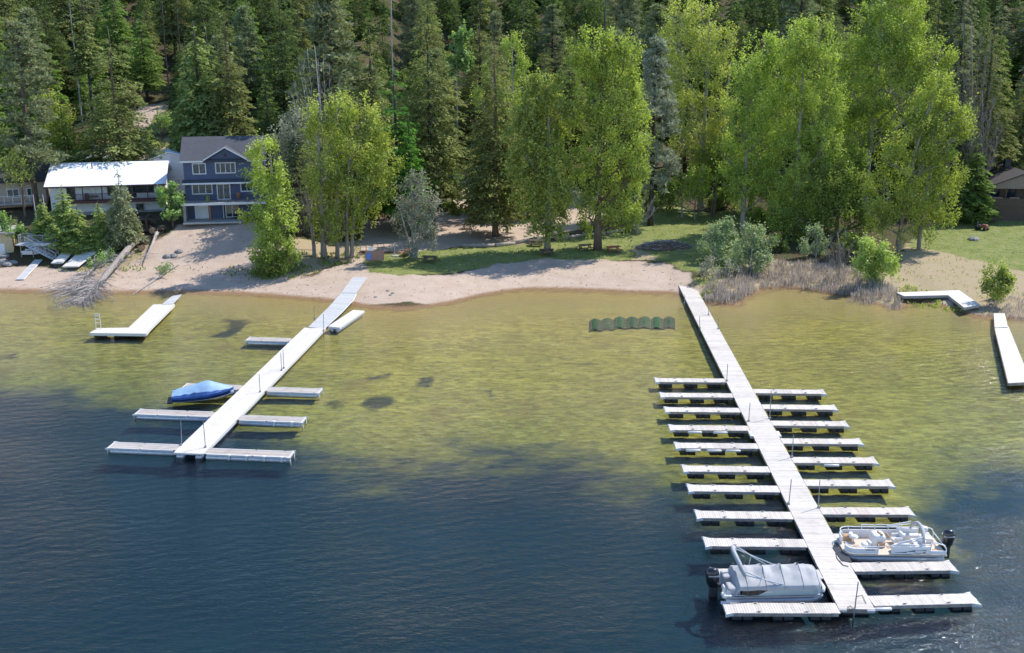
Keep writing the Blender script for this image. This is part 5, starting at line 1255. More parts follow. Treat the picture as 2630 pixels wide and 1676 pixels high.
def metal_stairs():
    f = lambda x, y: ((x / 2.896) / K, (320 + y / 2.896) / K)
    b = G(*f(432, 992)); Yp = b.y + .2
    fl = PY(*f(228, 880), Yp); fr = PY(*f(415, 882), Yp); zf = fl.z; W = fr.x - fl.x
    t = thing('metal_stairs', 'grey metal stairway with a railed platform climbing from the beach', 'stairs', (fl.x, Yp, 0))
    g = tz(fl.x + 1, Yp) - .2
    m = MB(); m.box((W / 2, 1.5, zf - .06), (W, 3.0, .12)); m.box((-.75, .6, zf - .06), (1.5, 1.2, .11)); pl = m.build('platform', MT['grey_pipe'], t)
    m = MB(); m.box((W / 2, -.02, zf - .18), (W + .05, .05, .34)); m.box((W + .02, 1.5, zf - .18), (.05, 3.0, .34)); m.build('platform_fascia', MT['white_paint'], pl)
    def rail(pts, name='railing', par=pl, n=10):
        m = MB()
        for a, b_ in zip(pts[:-1], pts[1:]):
            a = Vector(a); b_ = Vector(b_); k = max(2, int((b_ - a).length / 1.2))
            m.tube([a + Vector((0, 0, 1.02)), b_ + Vector((0, 0, 1.02))], .035, 6); m.tube([a + Vector((0, 0, .12)), b_ + Vector((0, 0, .12))], .025, 5)
            for i in range(k + 1): q = a.lerp(b_, i / k); m.tube([q, q + Vector((0, 0, 1.02))], .03, 5)
            kk = int((b_ - a).length / .13)
            for i in range(kk): q = a.lerp(b_, (i + .5) / kk); m.tube([q + Vector((0, 0, .12)), q + Vector((0, 0, 1.0))], .010, 4)
        m.build(name, MT['pale_metal'], par)
    rail([(-.1, 0, zf), (W, 0, zf), (W, 3.0, zf), (.9, 3.0, zf)]); rail([(-1.5, 0, zf), (-1.5, 1.2, zf), (-.3, 1.25, zf)])
    # lower flight, descending to the right in front
    x1 = b.x - fl.x + .1; z1 = tz(b.x, b.y - .6) + .02; n = max(6, int((zf - z1) / .2)); m = MB()
    for i in range(n):
        q = (i + .5) / n; m.box((-.15 + (x1 + .15) * q, -.6, zf - (zf - z1) * q), ((x1 + .15) / n * 1.05, 1.0, .05))
    m.build('stair_tread', MT['white_paint'], t)
    m = MB()
    for y in (-1.12, -.08): m.tube([(-.2, y, zf - .1), (x1, y, z1 - .05)], .09, 4)
    m.build('stringer', MT['pale_metal'], t)
    for y in (-1.12, -.08): rail([(-.2, y, zf), (x1, y, z1)], 'stair_railing', t)
    m = MB(); m.box((-.85, -.6, zf - .06), (1.3, 1.1, .1)); m.build('landing', MT['grey_pipe'], t)
    # upper flight, climbing away
    top = PY(*f(247, 590), Yp + 7.5); tx = top.x - fl.x; n = 18; m = MB()
    for i in range(n):
        q = i / n; m.box((.45 + (tx - .45) * q, 3.05 + 6.2 * q, zf + (top.z - zf) * q), (1.25, .36, .06))
    m.build('stair_tread', MT['dark_metal'], t)
    for s in (-.65, .65): rail([(.45 + s, 3.05, zf), (tx + s, 9.25, top.z)], 'stair_railing', t)
    m = MB()
    for (x, y) in ((.1, .1), (W - .1, .1), (W - .1, 2.9), (.1, 2.9), (-1.4, .1)):
        m = MB(); m.tube([(x, y, g - 1.5), (x, y, zf - .1)], .07, 6); m.build('support_post', MT['pole_metal'], t)
    # round table on the platform
    tb = thing('patio_table', 'round wicker table on the stair platform', 'table', (fl.x + W * .42, Yp + 1.8, zf + .005))
    m = MB(); m.tube([(0, 0, .66), (0, 0, .72)], .7, 18); m.build('tabletop', MT['tan_board'], tb)
    m = MB(); m.tube([(0, 0, 0), (0, 0, .66)], [.35, .12], 10); m.build('pedestal', MT['table_wood'], tb)
    # small white boat under the platform
    q = G(*f(237, 965))
    bt = thing('dinghy', 'small white boat parked on the sand under the stair platform', 'boat', (q.x, q.y, tz(q.x, q.y)), R(2))
    n = 9; rings = []
    for i in range(n):
        u = i / (n - 1); x = -1.05 + 2.1 * u; w = .72 * (1 - max(0, (u - .6) / .4) ** 2.5 * .75); rings.append([(x, -w, .62), (x, -w * .85, .1), (x, w * .85, .1), (x, w, .62), (x, w * .86, .58), (x, w * .7, .28), (x, -w * .7, .28), (x, -w * .86, .58)])
    m = MB(); m.loft(rings); m.build('hull', MT['gelcoat'], bt)
    for x in (-.55, .25):
        m = MB(); m.box((x, 0, .46), (.3, 1.15, .06)); m.build('seat', MT['white_plastic'], bt)
    m = MB(); m.rbox((.72, 0, .35), (.4, .5, .3), .08); m.build('cooler', MT['navy'], bt)

def beach_items():
    f = lambda x, y: ((x / 2.896) / K, (320 + y / 2.896) / K)
    # aluminium ramp lying on the sand and two white dock sections
    def slab(name, label, quad, h, mat, th=.12, floats=False, fl='black_float'):
        P = [G(*f(*q)) for q in quad]; c = sum(P, Vector()) / 4
        t = thing(name, label, 'dock section', (c.x, c.y, 0)); m = MB(); g = random.Random(len(label)); n = 16
        Q = [Vector((p.x - c.x, p.y - c.y, tz(p.x, p.y) + h)) for p in P]
        for i in range(n):
            a, b = i / n, (i + .95) / n; v = g.uniform(.9, 1.06); m.tint = (v, v, v)
            R4 = [Q[0].lerp(Q[3], a), Q[1].lerp(Q[2], a), Q[1].lerp(Q[2], b), Q[0].lerp(Q[3], b)]
            m.add([(p.x, p.y, p.z - th) for p in R4] + [tuple(p) for p in R4], [(3, 2, 1, 0), (4, 5, 6, 7), (0, 1, 5, 4), (1, 2, 6, 5), (2, 3, 7, 6), (3, 0, 4, 7)])
        m.build('deck', MT[mat], t)
        m = MB()
        for (i, j) in ((0, 3), (1, 2)): m.tube([Q[i] - Vector((0, 0, th * .6)), Q[j] - Vector((0, 0, th * .6))], .07, 6)
        m.build('side_beam', MT['white_plastic'], t)
        if floats:
            for k in (.12, .5, .85):
                m = MB(); p = (Q[0].lerp(Q[3], k) + Q[1].lerp(Q[2], k)) / 2; m.rbox((p.x, p.y, p.z - th - h + .05), (1.1, .9, h - .02), .08); m.build('float', MT['black_float'], t)
    slab('aluminium_ramp', 'narrow grey aluminium ramp lying alone on the sand', [(122, 1158), (178, 1158), (316, 1012), (262, 1012)], .16, 'alu_grate', .1)
    slab('dock_section', 'white dock section on floats stored beside the bottom of the stairs', [(386, 1062), (468, 1062), (570, 955), (500, 952)], .62, 'white_plank', .14, True)
    slab('dock_section', 'white dock section on floats partly under the fallen branches', [(468, 1088), (585, 1088), (740, 962), (610, 962)], .6, 'white_plank', .14, True)
    # low retaining wall
    a = G(*f(438, 945)); b = G(*f(1010, 905)); t = MB(); d = b - a
    w = thing('retaining_wall', 'low dark timber retaining wall along the top of the beach', 'wall', (a.x, a.y, tz(a.x, a.y)), math.atan2(d.y, d.x))
    m = MB()
    for k in range(3): m.box((d.length / 2, 0, .15 + k * .27), (d.length, .25, .25))
    m.build('timber', MT['bark_dark'], w)
    m = MB()
    for i in range(6): m.box((d.length * (i + .5) / 6, -.17, .42), (.16, .1, .95))
    m.build('stake', MT['table_wood'], w)
    # two fallen trunks with their broken tops in the water
    def log(label, p0, p1, r0, r1, lift0, lift1, seed, brushy):
        A = G(*f(*p0)); B_ = G(*f(*p1)); A.z = tz(A.x, A.y) + lift0; B_.z = max(tz(B_.x, B_.y), -.1) + lift1; g = random.Random(seed)
        t = thing('fallen_tree', label, 'fallen tree', (A.x, A.y, A.z)); d = B_ - A
        m = MB(); m.tube([(0, 0, 0), tuple(d * .35 + Vector((0, 0, .05))), tuple(d * .7), tuple(d)], [r0, r0 * .9, r0 * .7 + r1 * .3, r1], 10); m.build('trunk', MT['sand_wood'], t, smooth=True)
        m = MB(); m.tube([(-d.normalized() * .02)[:], (-d.normalized() * .05)[:]], r0 * .93, 10); m.build('cut_end', MT['cut_wood'], t)
        m = MB(); wv = MB(); n = d.normalized(); side = n.cross(Vector((0, 0, 1)))
        for i in range(brushy):
            q = g.uniform(.76, 1.14) if g.random() < .93 else g.uniform(.3, .6); p = d * q
            l = g.uniform(1.2, 4.2) * (1.15 - abs(q - .9)); s = g.choice((-1, 1))
            e = n * (g.uniform(.3, 1.15) * l) + side * (s * g.uniform(.1, .9) * l) + Vector((0, 0, g.uniform(-.1, .55) * l * .5))
            q1 = p + e * .5 + Vector((0, 0, .2)); q2 = p + e; 
            q2.z = max(q2.z, tz(A.x + q2.x, A.y + q2.y) - A.z + .02, -A.z - .05)
            m.tube([tuple(p), tuple(q1), tuple(q2)], [.06, .038, .014], 4)
            for k in range(12):
                c = q1.lerp(q2, g.random() * 1.1); e2 = Vector((g.gauss(0, .35), g.gauss(0, .35), g.gauss(-.05, .22))) + n * .25
                m.tube([tuple(c), tuple(c + e2)], [.017, .006], 3)
        m.build('branch', MT['dead_wood'], t)
        return t
    log('thick bare fallen trunk slanting down the sand into the lake', (1035, 875), (660, 1285), .42, .16, .75, .25, 1, 190)
    log('thinner fallen trunk with broken top beside the white dock sections', (925, 832), (585, 1215), .20, .08, .6, .3, 2, 80)
    # drowned brush in front of it
    # stumps, root plate, log butts
    items = [('root_plate', 'upturned dark root plate in the bank below the white house', (1075, 770), 1.5, 'root_soil', 'roots'), ('tree_stump', 'large mossy cut stump at the edge of the sand yard', (1040, 860), 1.05, 'bark_dark', 'stump'),
             ('tree_stump', 'sprawling brown stump with roots under the leafy bush', (1200, 785), .75, 'bark_brown', 'stump'), ('log_round', 'pale freshly cut log round standing on edge by the stumps', (1135, 808), .42, 'cut_wood', 'log'), ('log_round', 'reddish log butt at the head of the fallen trunk', (1052, 935), .36, 'cut_wood', 'log')]
    for nm, lb, px, s, mt, cat in items:
        p = G(*f(*px)); g = random.Random(int(px[0])); t = thing(nm, lb, cat, (p.x, p.y, tz(p.x, p.y)))
        if nm == 'log_round':
            m = MB(); m.tube([(0, .5, s * .9), (.05, -.35, s * .95)], s, 14); m.build('bark', MT['bark_brown'], t, smooth=True)
            m = MB(); m.tube([(.05, -.352, s * .95), (.05, -.37, s * .95)], s * .93, 14); m.build('cut_face', MT['cut_wood'], t)
        else:
            m = MB(); m.tube([(0, 0, -.2), (0, 0, .15 * s), (.05, 0, .8 * s)], [s * 1.15, s * .85, s * .62], 12); m.build('bole', MT[mt], t, smooth=False)
            m = MB(); m.tube([(.05, 0, .801 * s), (.05, 0, .815 * s)], s * .58, 12); m.build('cut_face', MT['cut_wood' if mt != 'root_soil' else 'root_soil'], t)
            for i in range(9):
                a = i * .7 + g.random(); l = s * g.uniform(1.2, 2.1); m = MB()
                m.tube([(0, 0, s * g.uniform(.2, .7)), (math.cos(a) * l * .6, math.sin(a) * l * .6, s * g.uniform(.2, .6 if mt != 'root_soil' else 1.2)), (math.cos(a) * l, math.sin(a) * l, s * g.uniform(-.05, .3 if mt != 'root_soil' else 1.1))], [s * .2, s * .12, .03], 6); m.build('root', MT[mt], t)
    # white dead snag leaning by the stumps
    A = G(*f(1170, 830)); B_ = G(*f(1060, 1050)); t = thing('driftwood_snag', 'bleached twisted snag lying on the sand beside the thick fallen trunk', 'driftwood', (A.x, A.y, tz(A.x, A.y)))
    d = Vector((B_.x - A.x, B_.y - A.y, tz(B_.x, B_.y) - tz(A.x, A.y) + .1)); m = MB(); m.tube([(0, 0, .5), tuple(d * .45 + Vector((.2, 0, .5))), tuple(d)], [.22, .17, .05], 8); m.build('stem', MT['dead_wood'], t, smooth=True)
    g = random.Random(5); m = MB()
    for i in range(22):
        p = d * g.random() + Vector((0, 0, .4)); m.tube([tuple(p), tuple(p + Vector((g.gauss(0, .6), g.gauss(0, .5), g.uniform(-.2, .8))))], [.05, .012], 4)
    m.build('branch', MT['dead_wood'], t)
    # slender branch lying on the lower beach
    A = G(*f(1330, 1045)); B_ = G(*f(985, 1272)); t = thing('fallen_branch', 'long thin green branch lying across the lower sand', 'branch', (A.x, A.y, tz(A.x, A.y) + .08))
    d = Vector((B_.x - A.x, B_.y - A.y, tz(B_.x, B_.y) - tz(A.x, A.y))); m = MB(); m.tube([(0, 0, .05), tuple(d * .5 + Vector((0, 0, .15))), tuple(d)], [.09, .07, .04], 6); m.build('stem', MT['bark_pale'], t)
    me = leafy(91, [(d.x * .22, d.y * .22, .3, .9, .8, .35), (d.x * .36, d.y * .36, .25, .7, .7, .3)], 14, (.2, .34), .5, .3, mat=MT['willow_leaf']); obj_from('leaves', me, None, t)
    # campfire stones in the yard shade
    for (px, lb) in (((1245, 985), 'dark flat rock at the left of the yard stones'), ((1290, 980), 'dark rock in the middle of the yard stones'), ((1335, 945), 'dark upright rock at the right of the yard stones')):
        rock(G(*f(*px)), .45, lb, 'stones in the sand yard', int(px[0]))
    for i, (px, s) in enumerate((((20, 1030), .7), ((60, 1045), .55), ((98, 1030), .5), ((30, 985), .6))):
        rock(G(*f(*px)), s, ['large grey boulder at the left frame edge of the beach', 'grey boulder beside the left edge boulder', 'smaller grey boulder nearest the aluminium ramp', 'grey boulder below the yellow boathouse'][i], 'boulders at the left end of the beach', i)

def rock(p, s, label, group=None, seed=0, mat='rock', name='rock'):
    g = random.Random(seed); m = MB(); rings = []
    for k, (z, r) in enumerate(((-.25, .8), (.05, 1), (.35, .9), (.6, .6), (.7, .2))):
        rings.append([((r * s * (1 + g.uniform(-.18, .18))) * math.cos(i * .785) * 1.25, (r * s * (1 + g.uniform(-.18, .18))) * math.sin(i * .785), z * s * 1.1 + g.uniform(-.05, .05) * s) for i in range(8)])
    m.loft(rings); tag(m.build(name, MT[mat], None, loc=(p.x, p.y, tz(p.x, p.y))), label, 'rock', group)

def picnic_table(px, label, mat, rz):
    p = G(*px); t = thing('picnic_table', label, 'picnic table', (p.x, p.y, tz(p.x, p.y)), rz, 'picnic tables by the beach')
    m = MB()
    for i in range(5): m.box((0, -.32 + i * .16, .745), (1.9, .145, .045))
    m.build('tabletop', MT[mat], t)
    for s in (-1, 1):
        m = MB()
        for k in (0, 1): m.box((0, s * (.66 + k * .15), .44), (1.9, .14, .045))
        m.build('bench', MT[mat], t)
    for x in (-.65, .65):
        for s in (-1, 1):
            m = MB(); m.box((x, s * .38, .36), (.09, .06, .86), rx=s * R(32)); m.build('leg', MT[mat], t)
        m = MB(); m.box((x + .06, 0, .39), (.05, 1.5, .09)); m.build('cross_beam', MT[mat], t)

def beach_park():
    picnic_table((1442, 592), 'bright red picnic table in the sun beside the tall cottonwood', 'redwood', R(15))
    picnic_table((1010, 616), 'dark wooden picnic table on the shady grass near the grey willow', 'table_wood', R(-8))
    picnic_table((962, 600), 'reddish brown picnic table standing against the grey willow trunk', 'redwood', R(70))
    picnic_table((1285, 599), 'dark picnic table in front of the weeping tree trunk', 'table_wood', R(2))
    picnic_table((1376, 588), 'dark picnic table in shade left of the tall cottonwood trunk', 'table_wood', R(20))
    picnic_table((1102, 537), 'dark picnic table at the foot of the big fir', 'table_wood', R(10))
    picnic_table((1262, 577), 'dark picnic table in deep shade behind the weeping tree', 'table_wood', R(-5))
    # notice board
    f = lambda x, y: ((600 + x / 3.07) / K, (320 + y / 3.07) / K)
    a = G(*f(1042, 1105)); b = G(*f(1184, 1105)); s = scale_at(a.y, 1.5)
    W = 144 / 3.07 / s; t = thing('notice_board', 'brown notice board with a blue map and a small white sign on top', 'sign', (a.x, a.y, tz(a.x, a.y)), R(2))
    h0 = 35 / 3.07 / s; h1 = 112 / 3.07 / s
    m = MB(); m.box((W / 2, 0, (h0 + h1) / 2), (W, .07, h1 - h0)); bd = m.build('board', MT['board_brown'], t)
    m = MB(); z = lambda v: h0 + (h1 - h0) * v
    m.prism([(.05 * W, z(.12)), (.26 * W, z(.12)), (.36 * W, z(.2)), (.26 * W, z(.45)), (.31 * W, z(.62)), (.36 * W, z(.8)), (.24 * W, z(.88)), (.06 * W, z(.72))], 0, .02)
    o = m.build('map', MT['map_blue'], bd); o.rotation_euler = (R(90), 0, 0); o.location = (0, -.04, 0)
    m = MB(); m.box((W * .30, 0, h1 + .24), (W * .25, .05, .42)); m.build('top_sign', MT['white_paint'], t)
    for x in (.02, W - .02):
        m = MB(); m.tube([(x, .07, -.2), (x, .07, h1 + .1)], .04, 6); m.build('post', MT['pole_metal'], t)
    # pipe fence behind the board
    a = G(*f(1000, 1000)); b = G(*f(1325, 1000)); d = b - a
    t = thing('pipe_fence', 'grey pipe fence behind the notice board', 'fence', (a.x, a.y, tz(a.x, a.y)), math.atan2(d.y, d.x)); Lf = d.length
    n = 7
    for i in range(n + 1):
        m = MB(); m.tube([(Lf * i / n, 0, -.2), (Lf * i / n, 0, 1.15)], .035, 6); m.build('post', MT['pole_metal'], t)
    for z_ in (.62, 1.1):
        m = MB(); m.tube([(0, 0, z_), (Lf, 0, z_)], .028, 6); m.build('rail', MT['pole_metal'], t)
    a = G(*f(1270, 1035)); t = thing('hand_pump', 'pale metal water stand beside the fence end', 'water stand', (a.x, a.y, tz(a.x, a.y)))
    m = MB(); m.tube([(0, 0, 0), (0, 0, 1.5)], .06, 8); m.tube([(0, 0, 1.4), (.1, 0, 1.6)], .09, 8); m.build('pipe', MT['pale_metal'], t)
    m = MB(); m.rbox((.1, -.2, 0), (.8, .7, .14), .06); m.build('base', MT['slab'], t)
    # barrier logs at the edge of the sand lot
    px = [(1085, 580), (1165, 580), (1212, 574), (1262, 563), (1305, 565), (1372, 556), (1425, 551), (1483, 540)]
    prs = [(0, 1), (1, 2), (2, 3), (4, 5), (5, 6), (6, 7)]
    ds = ['left end, longest', 'second from the left', 'third, behind the weeping tree', 'between the weeping tree and the tall cottonwood', 'behind the tall cottonwood', 'right end, bending to the pine trunk']
    for i, (k, l) in enumerate(prs):
        A, B_ = G(*px[k]), G(*px[l]); A.z = tz(A.x, A.y) + .18; B_.z = tz(B_.x, B_.y) + .18; d = B_ - A
        m = MB(); m.tube([tuple(d * .01), tuple(d * .5), tuple(d * .97)], [.30, .27, .23], 10)
        tag(m.build('barrier_log', MT['sand_wood'], None, loc=A, smooth=True), 'grey barrier log edging the sand lot, ' + ds[i], 'log', 'barrier logs by the sand lot')
    # brush pile
    p = G(1562, 582); g = np.random.default_rng(4)
    t = thing('brush_pile', 'broad mound of brown brush and soil on the grass near the dock', 'brush pile', (p.x, p.y, tz(p.x, p.y)))
    m = MB(); rg = random.Random(8); rings = []
    for (z_, r) in ((-.3, 1.1), (.1, 1.0), (.45, .75), (.75, .42), (.85, .1)): rings.append([(r * 3.9 * (1 + rg.uniform(-.1, .1)) * math.cos(i * math.pi / 9), r * 1.9 * (1 + rg.uniform(-.1, .1)) * math.sin(i * math.pi / 9), z_ + rg.uniform(-.08, .08)) for i in range(18)])
    m.loft(rings); m.build('soil', MT['root_soil'], t)
    m = MB()
    for i in range(420):
        a = rg.uniform(0, 6.28); r = math.sqrt(rg.random()); x, y = 3.7 * r * math.cos(a), 1.8 * r * math.sin(a); z_ = .9 * (1 - r ** 1.6) + .05
        e = Vector((rg.gauss(0, .6), rg.gauss(0, .4), rg.uniform(-.1, .25))); m.tube([(x, y, z_), (x + e.x, y + e.y, z_ + e.z)], [.035, .012], 3)
    m.build('sticks', MT['dead_wood'], t)
    # beach cans / stones on sand
    f2 = lambda x, y: ((600 + x / 3.07) / K, (320 + y / 3.07) / K)
    for i, q in enumerate(((1215, 1312), (1255, 1330), (1120, 1360), (1237, 1345))): rock(G(*f2(*q)), .17, ['larger dark stone on the sand right of the ramp', 'dark stone right of the larger sand stone', 'small stone closest to the gangway on the sand', 'small stone below the larger sand stone'][i], 'small stones on the beach sand', 30 + i)
    # right lawn: mower, chairs, fire ring boulder
    z8 = lambda x, y: ((1700 + x / 2.589) / K, (350 + y / 2.589) / K)
    p = G(*z8(2125, 622)); t = thing('riding_mower', 'red brown riding mower parked on the lawn by the cabin', 'mower', (p.x, p.y, tz(p.x, p.y)), R(-55))
    m = MB(); m.rbox((.45, 0, .35), (.9, .62, .5), .12, 0, .9); m.build('hood', MT['mower_red'], t); m = MB(); m.rbox((-.35, 0, .28), (.9, .8, .28), .1); m.rbox((-.45, 0, .55), (.45, .5, .14), .06); m.rbox((-.66, 0, .62), (.12, .48, .42), .05); m.build('seat', MT['dark_metal'], t)
    for (x, y, r) in ((.65, -.42, .2), (.65, .42, .2), (-.55, -.45, .3), (-.55, .45, .3)):
        m = MB(); m.tube([(x, y - .09, r), (x, y + .09, r)], r, 12); m.build('wheel', MT['tyre'], t)
    m = MB(); m.tube([(.1, 0, .8), (-.1, 0, 1.05)], .025, 5); m.tube([(-.1, 0, 1.05), (-.12, 0, 1.07)], .19, 10); m.build('steering_wheel', MT['dark_metal'], t)
    for i, q in enumerate(((2085, 560), (2105, 558), (2122, 556))):
        p = G(*z8(*q)); t = thing('lawn_chair', ['white lawn chair farthest from the cabin', 'white lawn chair between the other two', 'white lawn chair closest to the cabin porch'][i], 'chair', (p.x, p.y, tz(p.x, p.y)), R(10 * i), 'white lawn chairs by the cabin')
        m = MB(); m.box((0, 0, .42), (.55, .5, .05)); m.build('seat', MT['white_plastic'], t); m = MB(); m.box((0, .27, .75), (.55, .05, .65), rx=R(-14)); m.build('backrest', MT['white_plastic'], t)
        for sx in (-.24, .24):
            for sy in (-.2, .22):
                m = MB(); m.box((sx, sy, .2), (.05, .05, .4)); m.build('leg', MT['white_plastic'], t)
    rock(G(*z8(2070, 688)), .62, 'single dark boulder on the bright lawn', None, 77)
    # mooring ropes
    for pts, lb in (([zp for zp in ((1250, 690), (1262, 760), (1310, 815), (1352, 825))], 'black mooring rope looped on the deck before the white pontoon boat'),):
        P = [PZs(1730 + x / 3.01, 1180 + y / 3.01, ZD + .03) for x, y in pts]; m = MB(); m.tube([p - P[0] for p in P], .022, 5)
        tag(m.build('mooring_rope', MT['rope'], None, loc=P[0]), lb, 'rope')
    P = PZs(1730 + 1270 / 3.01, 1180 + 705 / 3.01, ZD + .01); m = MB(); m.prism([(-.2 + .0, -1.3), (.35, -1.5), (.42, .9), (.1, 1.0), (-.25, .35)], 0, .035)
    tag(m.build('dock_mat', MT['dark_metal'], None, loc=P + Vector((.05, .05, 0))), 'dark rubber mat on the walkway at the bow of the white pontoon boat', 'mat')
    z3 = lambda x, y: (1730 + x / 3.01, 1180 + y / 3.01)
    for loop, lb in (([(1400, 1160), (1365, 1128), (1345, 1140), (1380, 1165)], 'thin hose loop lying left of the leaning pole on the dock end'), ([(1405, 1160), (1412, 1060), (1460, 1045), (1478, 1090), (1490, 1110)], 'thin bent hose standing right of the leaning pole on the dock end')):
        P = [PZs(*z3(*q), ZD + .05) for q in loop]; m = MB(); m.tube([p - P[0] for p in P], .018, 5); tag(m.build('hose', MT['rope'], None, loc=P[0]), lb, 'hose')
# ------------------------------------------------------------------ broadleaf trees seen one by one
def hero_trees():
    T = leaf_tree
    T('cottonwood_tree', 'slim yellow green cottonwood against the right side of the blue house', 'tree', (652, 640), [(618,345,24,40),(612,405,30,50),(625,455,42,55),(662,450,34,60),(628,520,52,58),(665,530,36,58),(640,580,52,56),(615,600,34,40),(655,620,44,34)], 'cotton', 'sand_wood', seed=3, base_r=.22, dens=11, shoot=.9)
    T('cottonwood_tree', 'broad leafy cottonwood right of the blue house with a bare grey crown behind it', 'tree', (762, 606), [(755,280,36,55),(800,262,40,45),(860,275,48,50),(775,340,60,60),(850,345,70,60),(905,380,42,55),(760,410,45,60),(830,420,70,55),(900,440,36,40),(770,480,50,55),(835,490,55,50),(775,540,36,40),(832,535,34,46)], 'cotton', 'sand_wood', seed=5, base_r=.34, dens=10, trunks=((1.7, .5, .7), (2.9, .9, .75), (3.5, 1.2, .6), (-1.2, -.8, .6)))
    T('cottonwood_tree', 'tall full cottonwood in the middle of the beach lawn with its trunk in view', 'tree', (1405, 586), [(1368,128,34,42),(1405,110,34,40),(1450,105,42,42),(1485,140,30,45),(1380,190,50,52),(1440,180,62,60),(1490,220,26,45),(1385,265,45,42),(1455,270,65,52),(1500,285,34,36),(1425,340,72,48),(1490,345,46,42),(1390,400,52,46),(1455,415,58,50),(1500,395,32,40),(1405,465,50,45),(1465,470,46,44),(1385,510,30,42),(1445,520,46,36),(1490,520,28,40)], 'cotton', 'bark_brown', seed=7, base_r=.46, dens=11)
    T('weeping_tree', 'loose weeping tree with hanging strands left of the tall cottonwood', 'tree', (1287, 590), [(1262,205,42,30),(1310,195,22,20),(1235,255,46,42),(1285,250,45,45),(1320,250,24,22),(1235,320,52,50),(1295,315,48,50),(1250,385,58,52),(1305,385,45,50),(1245,445,46,50),(1300,450,44,52),(1260,505,30,46),(1305,510,30,40),(1290,555,26,26)], 'birch_leaf', 'sand_wood', seed=9, base_r=.36, dens=15, up=.25, hang=.38, leaf=(.2, .36), shoot=1.3, gap=.3)
    T('cottonwood_tree', 'narrow bright cottonwood showing behind the big fir left of the weeping tree', 'tree', (1205, 430), [(1203,105,24,38),(1215,160,30,46),(1195,220,36,46),(1215,265,30,40),(1140,180,14,30),(1120,235,16,34)], 'cotton', 'bark_pale', D=166, seed=11, base_r=.25, dens=9)
    T('cottonwood_tree', 'pale yellow cottonwood with a ragged double top behind the tall cottonwood', 'tree', (1650, 430), [(1597,45,36,40),(1575,90,26,34),(1650,40,36,42),(1612,110,50,50),(1670,100,45,45),(1712,105,26,40),(1610,180,50,52),(1668,170,48,45),(1625,250,52,46),(1690,250,46,46),(1640,320,50,46),(1705,310,40,44),(1600,330,30,36),(1670,370,46,34)], 'cotton_pale', 'bark_pale', D=168, seed=13, base_r=.4, dens=8, gap=.5, trunks=((2.0, 1.5, .8),))
    # the grove on the right
    T('cottonwood_tree', 'left tree of the cottonwood grove, with a pale straight trunk by the lawn', 'tree', (1747, 505), [(1795,120,42,42),(1755,180,36,46),(1825,170,46,55),(1770,250,54,52),(1830,270,46,52),(1745,320,40,48),(1800,345,54,48),(1715,370,30,44),(1730,440,34,44),(1765,400,52,48),(1825,420,46,46),(1750,450,36,40)], 'cotton', 'sand_wood', D=151, seed=15, base_r=.34, dens=11, grow=1.24)
    T('cottonwood_tree', 'second tree of the grove, leaning over the silvery willows', 'tree', (1862, 555), [(1880,100,46,46),(1925,80,36,42),(1870,180,50,52),(1925,160,46,48),(1890,260,50,52),(1940,255,40,46),(1880,345,50,50),(1935,350,42,46),(1880,430,46,46),(1860,490,36,40),(1820,500,34,44),(1850,540,36,36),(1900,520,40,44)], 'cotton', 'sand_wood', D=148, seed=17, base_r=.32, dens=11, grow=1.24)
    T('cottonwood_tree', 'tallest tree of the grove, with a high pointed top', 'tree', (2030, 520), [(2085,18,44,40),(2115,-10,30,34),(2040,70,44,48),(2095,85,56,50),(2140,60,36,50),(2000,130,40,44),(2060,150,60,52),(2125,150,58,54),(2180,140,42,44),(2215,128,34,16),(2010,225,50,48),(2075,235,60,52),(2145,225,56,48),(2190,205,40,30),(2010,310,45,46),(2070,330,50,44)], 'cotton', 'sand_wood', D=156, seed=19, base_r=.46, dens=11, grow=1.24)
    T('cottonwood_tree', 'bushy deep green cottonwood in the shaded middle of the grove', 'tree', (1965, 570), [(1960,430,50,42),(2010,395,42,36),(2025,440,36,30),(1920,470,44,48),(1975,500,52,48),(1915,540,38,40),(2010,520,40,46),(1870,530,34,40)], 'cotton_deep', 'bark_brown', D=147, seed=21, base_r=.28, dens=11, grow=1.24)
    T('cottonwood_tree', 'yellow green cottonwood at the right end of the grove with two bare leaning trunks', 'tree', (2112, 585), [(2200,215,34,38),(2240,255,38,42),(2175,265,45,46),(2265,300,26,34),(2150,320,48,46),(2215,330,50,46),(2110,390,42,42),(2170,395,50,46),(2230,395,40,42),(2080,450,46,42),(2150,460,54,46),(2220,460,38,50),(2060,505,38,42),(2120,520,40,40),(2190,520,44,42)], 'cotton', 'sand_wood', D=141, seed=23, base_r=.32, lean=(2.6, 0), dens=11, grow=1.2, trunks=((2.7, .6, .8),))
    T('cottonwood_tree', 'dark filling cottonwood deep in the grove between the second and tallest trees', 'tree', (1925, 520), [(1960,150,46,50),(1965,230,48,50),(1830,330,44,50),(1920,300,50,52),(1985,330,44,48),(1840,430,46,48),(1900,440,46,48),(1960,420,44,46)], 'cotton_deep', 'sand_wood', D=161, seed=20, base_r=.3, dens=10, grow=1.15)
    T('grey_tree', 'sparse greyish tree filling the gap between the slim cottonwood and the broad cottonwood', 'tree', (705, 560), [(690,300,34,46),(668,355,34,46),(712,350,36,46),(685,410,42,48),(715,440,36,44),(690,480,42,46),(720,520,34,36),(700,545,36,30)], 'twig_leaf', 'sand_wood', D=145.5, seed=57, base_r=.24, dens=11, grow=1.2, gap=.3)
    T('young_tree', 'small round tree with two white stems at the back of the bright lawn', 'tree', (1603, 496), [(1615,420,30,24),(1650,415,34,28),(1640,450,36,26),(1605,450,26,24)], 'cotton', 'white_paint' if 0 else 'bark_pale', D=162, seed=25, base_r=.12, dens=11, trunks=((2.0, 0, .9),))
